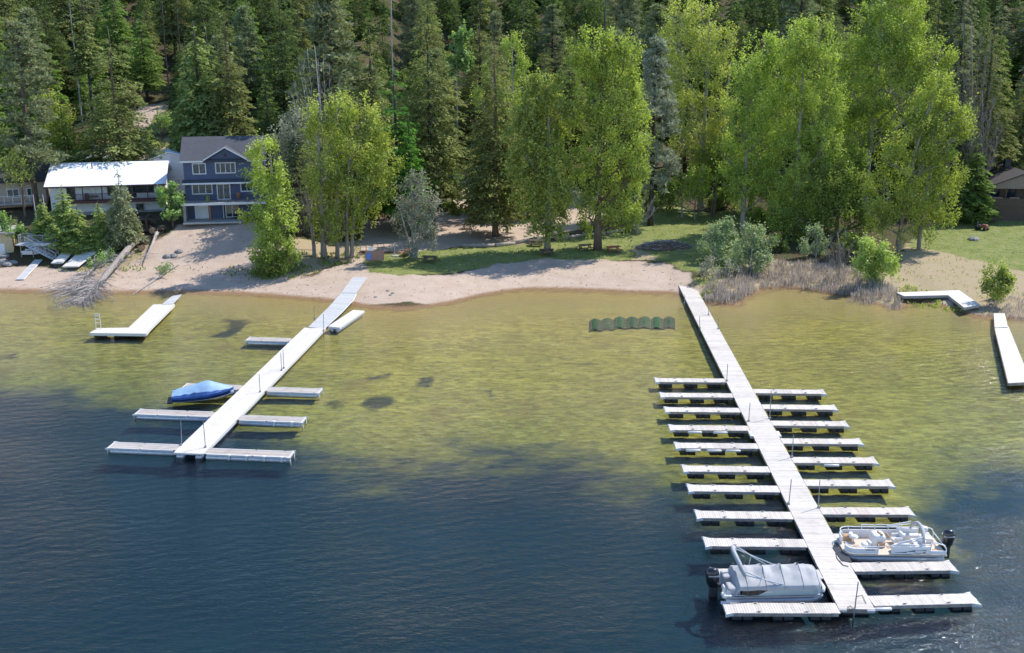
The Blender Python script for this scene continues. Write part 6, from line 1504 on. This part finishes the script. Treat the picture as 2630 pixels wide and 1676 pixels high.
    T('leafy_tree', 'shaded round green tree under the pale yellow cottonwood', 'tree', (1680, 440), [(1665,360,42,34),(1700,395,36,38),(1720,350,34,34),(1575,440,30,34),(1560,470,28,26)], 'cotton_deep', 'bark_brown', D=165, seed=27, base_r=.2, dens=10)
    T('leafy_bush', 'bright green round bush at the right corner of the long white house', 'bush', (405, 512), [(400,452,24,22),(388,478,18,22),(412,482,24,26),(402,500,26,14)], 'bush_leaf', 'bark_brown', D=144.2, seed=29, base_r=.1, dens=16, leaf=(.24, .4), shoot=.45, gap=.15)
    T('grey_willow', 'grey twiggy willow standing alone on the beach lawn', 'tree', (972, 606), [(985,430,30,24),(960,462,34,34),(1000,465,32,34),(950,505,30,30),(985,510,44,40),(1020,515,24,36),(970,555,36,30),(1005,555,28,34),(975,590,18,16)], 'twig_leaf', 'bark_pale', seed=31, base_r=.2, dens=8, leaf=(.16, .3), shoot=.8, gap=.55, trunks=((.3, 1.4, .7), (-.3, -1.2, .7), (.1, .5, .9)))
    T('willow_shrub', 'large silvery willow shrub, left of two beside the long dock', 'shrub', (1680, 615), [(1672,560,28,30),(1705,548,30,26),(1655,590,20,22),(1690,590,34,28),(1715,585,26,30)], 'willow_leaf', 'bark_pale', seed=33, base_r=.08, dens=15, leaf=(.18, .32), shoot=.8)
    T('willow_shrub', 'largest silvery green willow shrub, right of the pair by the reeds', 'shrub', (1765, 645), [(1768,548,24,24),(1755,580,32,28),(1795,572,24,28),(1760,615,40,28),(1795,612,26,28),(1735,608,26,24)], 'willow_leaf', 'bark_pale', seed=35, base_r=.08, dens=15, leaf=(.18, .32), shoot=.8)
    T('willow_shrub', 'straw coloured low willow in front of the silvery pair', 'shrub', (1690, 655), [(1672,625,26,20),(1705,635,28,22),(1660,640,18,16)], 'twig_leaf', 'bark_pale', seed=36, base_r=.05, dens=12, leaf=(.16, .28), shoot=.6)
    T('willow_shrub', 'pale single willow shrub in front of the dark grove', 'shrub', (1918, 604), [(1915,548,20,24),(1900,572,18,18),(1930,575,20,20),(1915,592,24,14)], 'willow_leaf', 'bark_pale', seed=37, base_r=.06, dens=15, leaf=(.18, .3), shoot=.6)
    T('lime_willow', 'bright lime green willow standing in the reeds', 'shrub', (2052, 668), [(2035,590,16,24),(2060,600,22,24),(2085,605,18,24),(2040,625,24,20),(2075,632,28,22),(2058,650,20,12)], 'lime_leaf', 'bark_brown', seed=39, base_r=.07, dens=30, grow=1.2, gap=.15, leaf=(.18, .32), shoot=1.0)
    T('willow_shrub', 'dark leaved upright shrub by the narrow dock at the right edge', 'shrub', (2345, 712), [(2345,645,22,22),(2335,672,24,24),(2360,670,22,28),(2345,696,20,14)], 'birch_leaf', 'bark_brown', seed=41, base_r=.06, gap=.15, grow=1.15, dens=28, leaf=(.18, .3), shoot=.7)
    T('leafy_bush', 'sprawling green bush at the water side of the slim cottonwood', 'bush', (650, 645), [(620,625,32,22),(660,632,30,22),(690,600,20,30)], 'cotton_deep', 'bark_brown', seed=43, base_r=.08, dens=13, leaf=(.22, .36), shoot=.5)
    T('maple_tree', 'yellow green young tree between the large pine and the long white house', 'tree', (165, 385), [(110,240,26,30),(150,290,30,36),(170,330,34,36),(120,300,26,36),(185,360,24,26)], 'cotton', 'bark_dark', D=160, seed=45, base_r=.2, dens=8, gap=.5)
    T('yellow_sapling', 'pale yellow leafing tree in front of the tan cottage at the left edge', 'tree', (55, 470), [(35,390,34,24),(10,400,26,24),(60,400,22,20),(40,420,30,18)], 'cotton_pale', 'bark_brown', D=148, seed=47, base_r=.16, dens=6, gap=.6)
    T('leafy_bush', 'green bush between the stairs and the yellow boathouse', 'bush', (45, 575), [(35,545,22,24),(55,550,18,22),(15,530,20,26)], 'bush_leaf', 'bark_brown', seed=49, base_r=.07, dens=10, leaf=(.2, .34), shoot=.5)
    T('light_bush', 'light green bush in the hillside grass behind the long white house', 'bush', (310, 372), [(295,345,30,22),(335,340,28,24),(320,360,30,16)], 'birch_leaf', 'bark_brown', D=172, seed=51, base_r=.1, dens=10)
    T('hazel_bush', 'green bush beside the bend of the hillside track', 'bush', (378, 305), [(372,288,24,16),(395,278,22,14),(405,295,20,12)], 'bush_leaf', 'bark_brown', D=183, seed=52, base_r=.08, dens=10)
    T('chestnut_tree', 'bright broad leaved tree with drooping leaves in the dark woods behind the tall firs', 'tree', (1075, 250), [(1075,120,24,18),(1085,145,26,24),(1060,150,16,20),(1090,80,20,26)], 'bush_leaf', 'bark_pale', D=182, seed=53, base_r=.14, dens=8, leaf=(.4, .7))
    T('broken_green_tree', 'leafy green tangle over the white dock sections', 'branch', (225, 632), [(232,606,20,12),(250,598,16,10),(215,618,14,9)], 'bush_leaf', 'bark_pale', seed=55, base_r=.05, dens=9, leaf=(.16, .28), shoot=.4)
    for i, (x, y, s, lb) in enumerate(((905, 500, 22, 'left one of the low bushes along the back of the sand lot'), (1065, 492, 20, 'low bush behind the big fir trunk at the sand lot'), (1180, 470, 24, 'low bush right of the big fir trunk'), (1520, 480, 30, 'dark low bush left of the white stemmed tree'), (1700, 470, 34, 'dark bush right of the white stemmed tree'), (1790, 520, 30, 'dark bush at the foot of the grove by the lawn'), (2210, 480, 26, 'dark bush between the grove and the cabin'), (2270, 470, 34, 'tall dark bush at the cabin corner'), (1830, 580, 26, 'dark bush behind the larger silvery willow'), (2000, 575, 28, 'dark bush in the grove behind the lime willow'))):
        T('dark_bush', lb, 'bush', (x, y + s * .6), [(x - s * .5, y, s * .8, s * .7), (x + s * .5, y + 2, s * .8, s * .65), (x, y - s * .35, s * .8, s * .6)], 'cotton_deep', 'bark_dark', seed=60 + i, base_r=.07, dens=9, leaf=(.24, .4), shoot=.6, group='dark bushes under the trees')

def bare_tree(name, label, px, D, tips, seed, mat='twig_grey', r=.16, n=60, start=.25):
    b = Vector((PY(px[0], px[1], D).x, D, 0)); b.z = tz(b.x, D); g = random.Random(seed)
    t = thing(name, label, 'tree', b); m = MB(); br = MB()
    tp = [PY(x, y, D + g.uniform(-1, 1)) - b for x, y in tips]; top = max(tp, key=lambda p: p.z)
    m.tube([(0, 0, -.4), (top.x * .15, 0, top.z * .3), (top.x * .5, 0, top.z * .65), tuple(top)], [r * 1.2, r, r * .6, .02], 8); m.build('trunk', MT[mat], t, smooth=True)
    for p in tp:
        q = p.z * g.uniform(start, start + .2); a = Vector((top.x * .1, 0, q)); c = a.lerp(p, .45) + Vector((0, 0, -.06 * (p - a).length)); c.x += (p.x - a.x) * .15
        br.tube([tuple(a), tuple(c), tuple(p)], [r * .34, r * .22, .012], 5)
        for k in range(n // len(tp)):
            u = g.uniform(.15, .98); w = (a.lerp(c, u * 2) if u < .5 else c.lerp(p, u * 2 - 1)); l = g.uniform(.5, 2.4) * (1.1 - u * .6)
            d = ((p - a).normalized() + Vector((g.gauss(0, .45), g.gauss(0, .45), g.uniform(0, .4)))).normalized()
            e = w + d * l; br.tube([tuple(w), tuple(e)], [.028, .008], 3)
            for _ in range(2): v = w.lerp(e, g.uniform(.3, .9)); br.tube([tuple(v), tuple(v + d * .5 * l * .6 + Vector((g.gauss(0, .3), g.gauss(0, .3), .2)))], [.015, .006], 3)
    br.build('branch', MT[mat], t)

def hero_conifers():
    C = conifer_px
    C('pine', 0, (34, 45), 152, 1.15, mat='pine', name='pine_tree', bark='bark_brown', label='large grey green pine at the left frame edge above the tan cottage')
    C('fir', 0, (250, 30), 160, 1.30, mat='fir', bark='bark_brown', label='big olive fir with a bare lower trunk behind the long white house')
    C('fir', 1, (328, 22), 203, 1.35, mat='fir_green', label='fresh green fir to the right of the big olive fir')
    C('cedar', 0, (455, 38), 166, 1.15, mat='cedar', name='cedar_tree', label='golden green cedar, centre of the clump left of the blue house roof')
    C('cedar', 1, (482, 48), 169, 1.0, mat='cedar', name='cedar_tree', label='second tip of the cedar clump, just left of the tall fir')
    C('cedar', 2, (432, 108), 169, 1.1, mat='cedar', name='cedar_tree', label='lower left cedar of the clump above the blue house')
    C('fir', 2, (523, -12), 165, 1.12, mat='fir', bark='bark_brown', label='tall grey green fir right behind the blue house roof')
    C('pine', 1, (768, -40), 162, 1.30, mat='pine', name='pine_tree', bark='bark_brown', label='huge round topped pine behind the bare grey crown')
    C('fir', 1, (866, 22), 164, .95, mat='fir', label='slim fir right of the huge round topped pine')
    C('larch', 0, (925, 148), 153, 1.15, mat='larch', name='larch_tree', bark='bark_dark', label='fresh green larch between the slim fir and the tall dark fir')
    C('fir', 3, (1004, -20), 158, 1.0, mat='fir', label='very tall fir with drooping boughs left of the weeping tree')
    C('fir', 4, (1163, 52), 150.5, 1.05, mat='fir', bark='bark_brown', label='tall fir standing on the sand lot with its trunk in view')
    C('pine_silver', 0, (1545, 78), 158, .95, mat='pine_silver', name='pine_tree', bark='bark_dark', label='silvery blue pine just right of the tall cottonwood')
    C('pine_silver', 1, (690, 322), 143.5, 1.5, mat='pine', name='pine_tree', bark='bark_dark', label='small grey pine beneath the bare grey crown by the blue house')
    C('spruce', 0, (275, 388), 138.0, .9, mat='pine', name='spruce_tree', bark='bark_pale', label='small bluish spruce in front of the balcony of the white house')
    C('cedar', 3, (143, 432), 138.5, 1.9, mat='cedar_bright', name='cedar_tree', label='wide bushy cedar in front of the left half of the white house')
    C('cedar', 0, (95, 462), 139.5, 1.7, mat='cedar_bright', name='cedar_tree', label='bushy cedar beside the upper stair flight')
    C('cedar', 1, (178, 475), 137.5, 1.8, mat='cedar_bright', name='cedar_tree', label='low bushy cedar at the foot of the wide cedar')
    C('cedar', 2, (228, 468), 138, 1.5, mat='cedar_bright', name='cedar_tree', label='low cedar between the wide cedar and the small spruce')
    C('fir', 2, (622, 150), 161, 1.2, mat='fir_dark', label='dark brownish fir in shade right of the blue house roof')
    C('fir', 0, (700, 165), 150, 1.25, mat='fir', label='olive fir partly hidden by the bare grey crown')
    C('larch', 1, (140, 228), 158, 1.0, mat='fir_green', name='fir_tree', label='light green young fir right of the left edge pine')
    C('larch', 1, (960, 260), 150, .9, mat='larch', name='larch_tree', label='small bright larch in front of the very tall fir')
    C('fir', 4, (2345, 10), 168, 1.1, mat='fir', label='grey green fir above the brown cabin roof')
    C('thin', 0, (2300, 300), 160, 1.2, mat='fir', label='ragged fir left of the brown cabin', bark='bark_brown')
    C('cedar', 1, (2305, 330), 158, 1.6, mat='fir_green', name='cedar_tree', label='dark green cedar at the left corner of the brown cabin')
    C('larch', 0, (2255, 380), 156, 1.2, mat='fir_dark', name='fir_tree', label='short dark fir in the shade between the grove and the cabin')
    bare_tree('bare_tree', 'leafless grey tree rising in a fan above the broad cottonwood', (770, 470), 146, [(700,130),(722,115),(740,105),(760,125),(775,150),(690,185),(684,210),(690,235),(660,300),(668,330),(800,180),(712,150),(748,140),(668,355)], 3, r=.13, n=300, mat='dead_wood')
    bare_tree('bare_tree', 'leafless grey maple against the dark woods above the cabin', (2285, 360), 163, [(2250,90),(2265,60),(2285,50),(2310,60),(2330,90),(2345,130),(2240,150),(2350,190),(2320,110),(2275,110)], 5, r=.16, n=420)
    bare_tree('bare_tree', 'second leafless grey tree lower down the slope by the cabin', (2310, 420), 160, [(2290,230),(2310,215),(2335,230),(2350,265),(2275,270),(2355,300)], 6, r=.12, n=340)
    bare_tree('bare_tree', 'small leafless shrub at the reed bed behind the lime willow', (1975, 628), 128, [(1955,560),(1970,548),(1990,555),(2005,570),(1945,580)], 8, r=.06, n=90, start=.05)
    bare_tree('bare_tree', 'twiggy bare tree in the gap left of the broad cottonwood', (735, 520), 140, [(700,420),(715,400),(735,395),(750,430),(690,450)], 9, r=.09, n=90)
    bare_tree('bare_tree', 'grey half bare tree with a dark stem right of the tall cottonwood', (1498, 543), 152, [(1480,440),(1500,430),(1520,445),(1535,470),(1540,490),(1510,480)], 10, r=.2, n=110, mat='bark_pale')
    for i, (x, y0, D, lb) in enumerate(((160, -30, 190, 'thin dead snag with short stubs high on the left slope'), (378, -20, 200, 'thin dark snag in the gap left of the cedar clump'), (412, -20, 205, 'second thin snag in the gap left of the cedar clump'), (918, -15, 172, 'bare white snag with stub branches beside the very tall fir'), (2215, -20, 192, 'thin snag in the woods right of the tallest grove tree'), (1424, -20, 176, 'dark bare trunk rising behind the tall cottonwood'), (1230, -20, 190, 'dark thin trunk in the woods left of the tall cottonwood'))):
        p = PY(x, y0, D); z = tz(p.x, D); t = thing('snag', lb, 'tree', (p.x, D, z), 0, None)
        tb, _ = trunk_mesh('trunk', p.z - z, .15 if i != 5 else .42, .06, seed=i + 70, stubs=22); tb.build('trunk', MT['bark_pale' if i in (0, 3) else 'bark_dark'], t, smooth=True)

def forest():
    g = random.Random(21); placed = []
    kinds = [('fir', 'fir_dark', 'dark fir', 5), ('fir', 'fir', 'olive fir', 3), ('pine', 'pine', 'grey pine', 2), ('thin', 'fir', 'thin ragged fir', 3), ('larch', 'fir_green', 'fresh green fir', 2), ('cedar', 'fir_green', 'bushy green conifer', 2)]
    bag = [k for k in kinds for _ in range(k[3])]
    zones = [(-1e9, 240, 'on the slope above the white house'), (240, 640, 'on the slope above the blue house'), (640, 1060, 'on the slope behind the bare grey crown'), (1060, 1560, 'in the woods behind the beach'), (1560, 1780, 'in the woods behind the pale yellow cottonwood'), (1780, 2200, 'on the slope above the cottonwood grove'), (2200, 1e9, 'on the slope above the brown cabin')]
    Ys = 166.0; far_pos = []
    while Ys < 372:
        half = Ys * .50 + 4; x = -half + g.uniform(0, 4)
        while x < half:
            X = x + g.uniform(-1.8, 1.8); Y = Ys + g.uniform(-2.4, 2.4); z = tz(X, Y)
            depth = Y * CT + (H - z) * ST; px = (1315 + F * X / depth) / K
            st = 5.4 + max(0, Ys - 166) * .035
            x += st * g.uniform(.7, 1.5)
            if Y < 215 and 285 < px < 420: continue
            if Y < 176 and (px < 640 and px > 90): continue
            if Y < 172 and px > 2290: continue
            if Y < 175 and 1590 < px < 1700: continue
            if Y < 185 and (640 < px < 1700) and g.random() < .35: continue
            if g.random() < .12: continue
            (placed if Y < 238 else far_pos).append((X, Y, z, px))
        Ys += 7.0 + (Ys - 165) * .035
    # the far woods up the slope read as one mass
    V = []; T = []; TB = MB()
    for (X, Y, z, px) in far_pos:
        hh = g.uniform(15, 25); s = g.randrange(6); me, bm, h0 = conifer_proto(('fir', 'fir', 'thin', 'pine', 'fir', 'cedar')[s], s % 2)
        nv = len(me.vertices); co = np.empty(nv * 3, np.float32); me.vertices.foreach_get('co', co); co = co.reshape(-1, 4, 3)[::4] * (hh / h0)
        c = co.mean(1, keepdims=True); co = c + (co - c) * 1.7; a = g.uniform(0, 6.28); ca, sa = math.cos(a), math.sin(a)
        q = np.stack([co[..., 0] * ca - co[..., 1] * sa + X, co[..., 0] * sa + co[..., 1] * ca + Y, co[..., 2] + z], -1).reshape(-1, 3)
        V.append(q); T.append(np.clip(g.uniform(.2, .8) + RNG.normal(0, .15, len(q) // 4), 0, 1))
    tag(obj_from('far_woods', np_mesh('far_woods', np.concatenate(V), 4, np.concatenate(T), MT['fir_dark'])), 'far conifer woods on the upper slope', 'woods', None, 'stuff')
    n = 0
    for (X, Y, z, px) in placed:
        k, mt, ds, _ = g.choice(bag)
        if px < 300 and Y < 225 and g.random() < .45: k, mt, ds = g.choice(('larch', 'cedar', 'fir')), 'fir_green', 'fresh green fir'
        if px > 2200 and g.random() < .4: k, mt, ds = 'thin', 'pine', 'thin grey conifer'
        if Y > 236: pass
        h = {'larch': g.uniform(9, 18), 'pine': g.uniform(17, 28), 'thin': g.uniform(18, 29), 'cedar': g.uniform(9, 20)}.get(k, g.uniform(12, 28))
        zn = next(q[2] for q in zones if q[0] <= px < q[1])
        far = 'high up ' if Y > 215 else ''
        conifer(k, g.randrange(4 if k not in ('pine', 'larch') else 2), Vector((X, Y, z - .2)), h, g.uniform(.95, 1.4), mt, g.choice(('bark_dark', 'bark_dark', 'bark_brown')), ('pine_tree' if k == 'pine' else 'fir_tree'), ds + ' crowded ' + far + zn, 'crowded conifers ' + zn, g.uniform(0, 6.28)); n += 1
    print('forest', n)

def ground_cover():
    g = np.random.default_rng(77)
    # shrubs and saplings mixed under the woods: uncountable undergrowth
    n = 2000; X = g.uniform(-120, 125, n); Y = 150 + g.random(n) ** 1.2 * 150; V = []; T = []
    for x, y in zip(X, Y):
        z = tz(x, y); d = y * CT + (H - z) * ST; px = (1315 + F * x / d) / K; py = (838 - F * ((z - H) * CT + y * ST) / d) / K
        ok = (py < 470 and not (90 < px < 640 and y < 170) and not (285 < px < 425 and y < 215)) and not (1590 < px < 1730 and y < 172 and py > 385) and not (860 < px < 1400 and py > 395) and not (px > 2230 and y < 172)
        if not ok: continue
        s = g.uniform(.6, 1.7); m = int(46 * s * s) + 20
        D = unit(g.normal(0, 1, (m, 3))); P = D * (g.random(m) ** .4)[:, None] * np.array([s * 1.2, s * 1.2, s * .9]) + np.array([x, y, z + s * .55])
        U = unit(g.normal(0, 1, (m, 3)) + np.array([0, 0, .3])); W = unit(np.cross(U, g.normal(0, 1, (m, 3)))); l = g.uniform(.3, .6, m)
        V.append(quads(P, U, W, l, l * .7)); T.append(np.clip(g.uniform(.1, .8) + g.normal(0, .15, m), 0, 1))
    tag(obj_from('undergrowth', np_mesh('undergrowth', np.concatenate(V), 4, np.concatenate(T), MT['shrub_dark'])), 'low leafy undergrowth on the floor of the woods', 'undergrowth', None, 'stuff')
    # dry reeds at the shore
    V = []; T = []
    polys = [[(1650,690),(1680,650),(1740,640),(1800,622),(1900,618),(1980,628),(2060,655),(2110,690),(2120,725),(2060,716),(1960,694),(1900,684),(1850,680),(1795,682),(1760,698),(1735,718),(1660,716)], [(2075,722),(2110,712),(2125,728),(2100,736)], [(2290,750),(2330,712),(2420,690),(2420,756)], [(1990,704),(2060,712),(2050,722),(1985,712)]]
    for pi, poly in enumerate(polys):
        P = np.array([[p.x, p.y] for p in (G(*q) for q in poly)]); lo = P.min(0); hi = P.max(0)
        m = int((hi - lo).prod() * (44 if pi == 0 else 34)); Q = g.uniform(lo, hi, (m, 2)); ins = np.zeros(m, bool)
        for k in range(len(P)):
            a, b = P[k], P[(k + 1) % len(P)]; c = ((a[1] > Q[:, 1]) != (b[1] > Q[:, 1])) & (Q[:, 0] < (b[0] - a[0]) * (Q[:, 1] - a[1]) / (b[1] - a[1] + 1e-12) + a[0]); ins ^= c
        Q = Q[ins]; Q = Q[nz(Q[:, 0], Q[:, 1], .9) > -.35 + .3 * g.random(len(Q))]; m = len(Q)
        z = terr(Q[:, 0], Q[:, 1]); h = g.uniform(.4, 1.15, m) * (1 if pi == 0 else .55) * (1 + .25 * nz(Q[:, 0], Q[:, 1], .5)); lean = g.normal(0, .22, (m, 2))
        U = unit(np.concatenate([lean, np.ones((m, 1))], 1)); W = unit(np.cross(U, g.normal(0, 1, (m, 3))))
        C = np.concatenate([Q, z[:, None]], 1) + U * (h * .5)[:, None]
        V.append(quads(C, U, W, h, g.uniform(.045, .10, m))); T.append(np.clip(.55 + g.normal(0, .25, m) + .25 * nz(Q[:, 0], Q[:, 1], .6), 0, 1))
    tag(obj_from('reeds', np_mesh('reeds', np.concatenate(V), 4, np.concatenate(T), MT['reed'])), 'dry greyish purple reed bed along the water edge', 'reeds', None, 'stuff')
    # grass tufts in lawns and rough margins
    V = []; T = []
    for poly, dens, hh, base in (([(842,650),(850,612),(905,600),(1000,588),(1120,584),(1360,556),(1480,552),(1640,500),(1760,500),(1780,560),(1650,650),(1540,610),(1400,616),(1280,612),(1170,624),(1060,642)], 7, .16, .35), ([(2110,700),(2130,590),(2260,530),(2420,530),(2420,740),(2310,740)], 5, .18, .6), ([(1625,705),(1640,650),(1720,640),(1740,660),(1670,700)], 22, .35, .8), ([(2100,715),(2110,650),(2200,690),(2290,735)], 14, .3, .85), ([(130,640),(160,605),(330,590),(345,640)], 14, .3, .6), ([(560,660),(640,600),(840,590),(850,615),(720,655)], 12, .35, .3), ([(235,380),(420,325),(440,380)], 12, .4, .5), ([(440,632),(560,626),(660,640),(640,660),(520,650)], 12, .25, .2)):
        P = np.array([[p.x, p.y] for p in (G(*q) for q in poly)]); lo = P.min(0); hi = P.max(0)
        m = int(min(40000, (hi - lo).prod() * dens)); Q = g.uniform(lo, hi, (m, 2)); ins = np.zeros(m, bool)
        for k in range(len(P)):
            a, b = P[k], P[(k + 1) % len(P)]; c = ((a[1] > Q[:, 1]) != (b[1] > Q[:, 1])) & (Q[:, 0] < (b[0] - a[0]) * (Q[:, 1] - a[1]) / (b[1] - a[1] + 1e-12) + a[0]); ins ^= c
        Q = Q[ins]; Q = Q[nz(Q[:, 0], Q[:, 1], .7) > -.25 + .5 * g.random(len(Q))]; m = len(Q); z = terr(Q[:, 0], Q[:, 1]); h = hh * g.uniform(.6, 1.5, m)
        U = unit(np.concatenate([g.normal(0, .5, (m, 2)), np.ones((m, 1))], 1)); W = unit(np.cross(U, g.normal(0, 1, (m, 3))))
        V.append(quads(np.concatenate([Q, z[:, None]], 1) + U * (h * .45)[:, None], U, W, h, h * .45)); T.append(np.clip(base + g.normal(0, .2, m), 0, 1))
    tag(obj_from('grass', np_mesh('grass', np.concatenate(V), 4, np.concatenate(T), MT['grass_leaf'])), 'short grass tufts on the lawns and rough margins', 'grass', None, 'stuff')

def beach_litter():
    g = random.Random(31); m = MB(); k = 0
    while k < 800:
        x = g.uniform(-68, 24); ys = float(np.interp(x, shX, shY)); d = abs(g.gauss(0, 5)) if g.random() < .6 else g.uniform(.2, 16); y = ys + d + .15
        if x < -33 and d > 14: continue
        z = tz(x, y); s = g.uniform(.025, .075) * (1.4 if g.random() < .07 else 1); k += 1
        if g.random() < .45:
            a = g.uniform(0, 3.14); l = s * g.uniform(2, 7); m.tube([(x, y, z + .02), (x + l * math.cos(a), y + l * math.sin(a), z + .03)], [.025, .012], 3)
        else: m.box((x, y, z + s * .25), (s * 1.5, s, s * .7), g.uniform(0, 3), taper=.6)
    tag(m.build('beach_litter', MT['driftwood']), 'twigs, pebbles and leaf litter scattered over the sand', 'litter', None, 'stuff')

# ------------------------------------------------------------------ assemble
setup_mats()
build_ground(); build_water(); build_light()
marina_dock(); left_dock(); l_docks(); poles(); mats()
white_pontoon(); grey_pontoon(); blue_boat()
blue_house(); white_house(); brown_cabin(); far_left_buildings(); metal_stairs()
beach_items(); beach_park()
hero_trees(); hero_conifers(); forest(); ground_cover(); beach_litter()
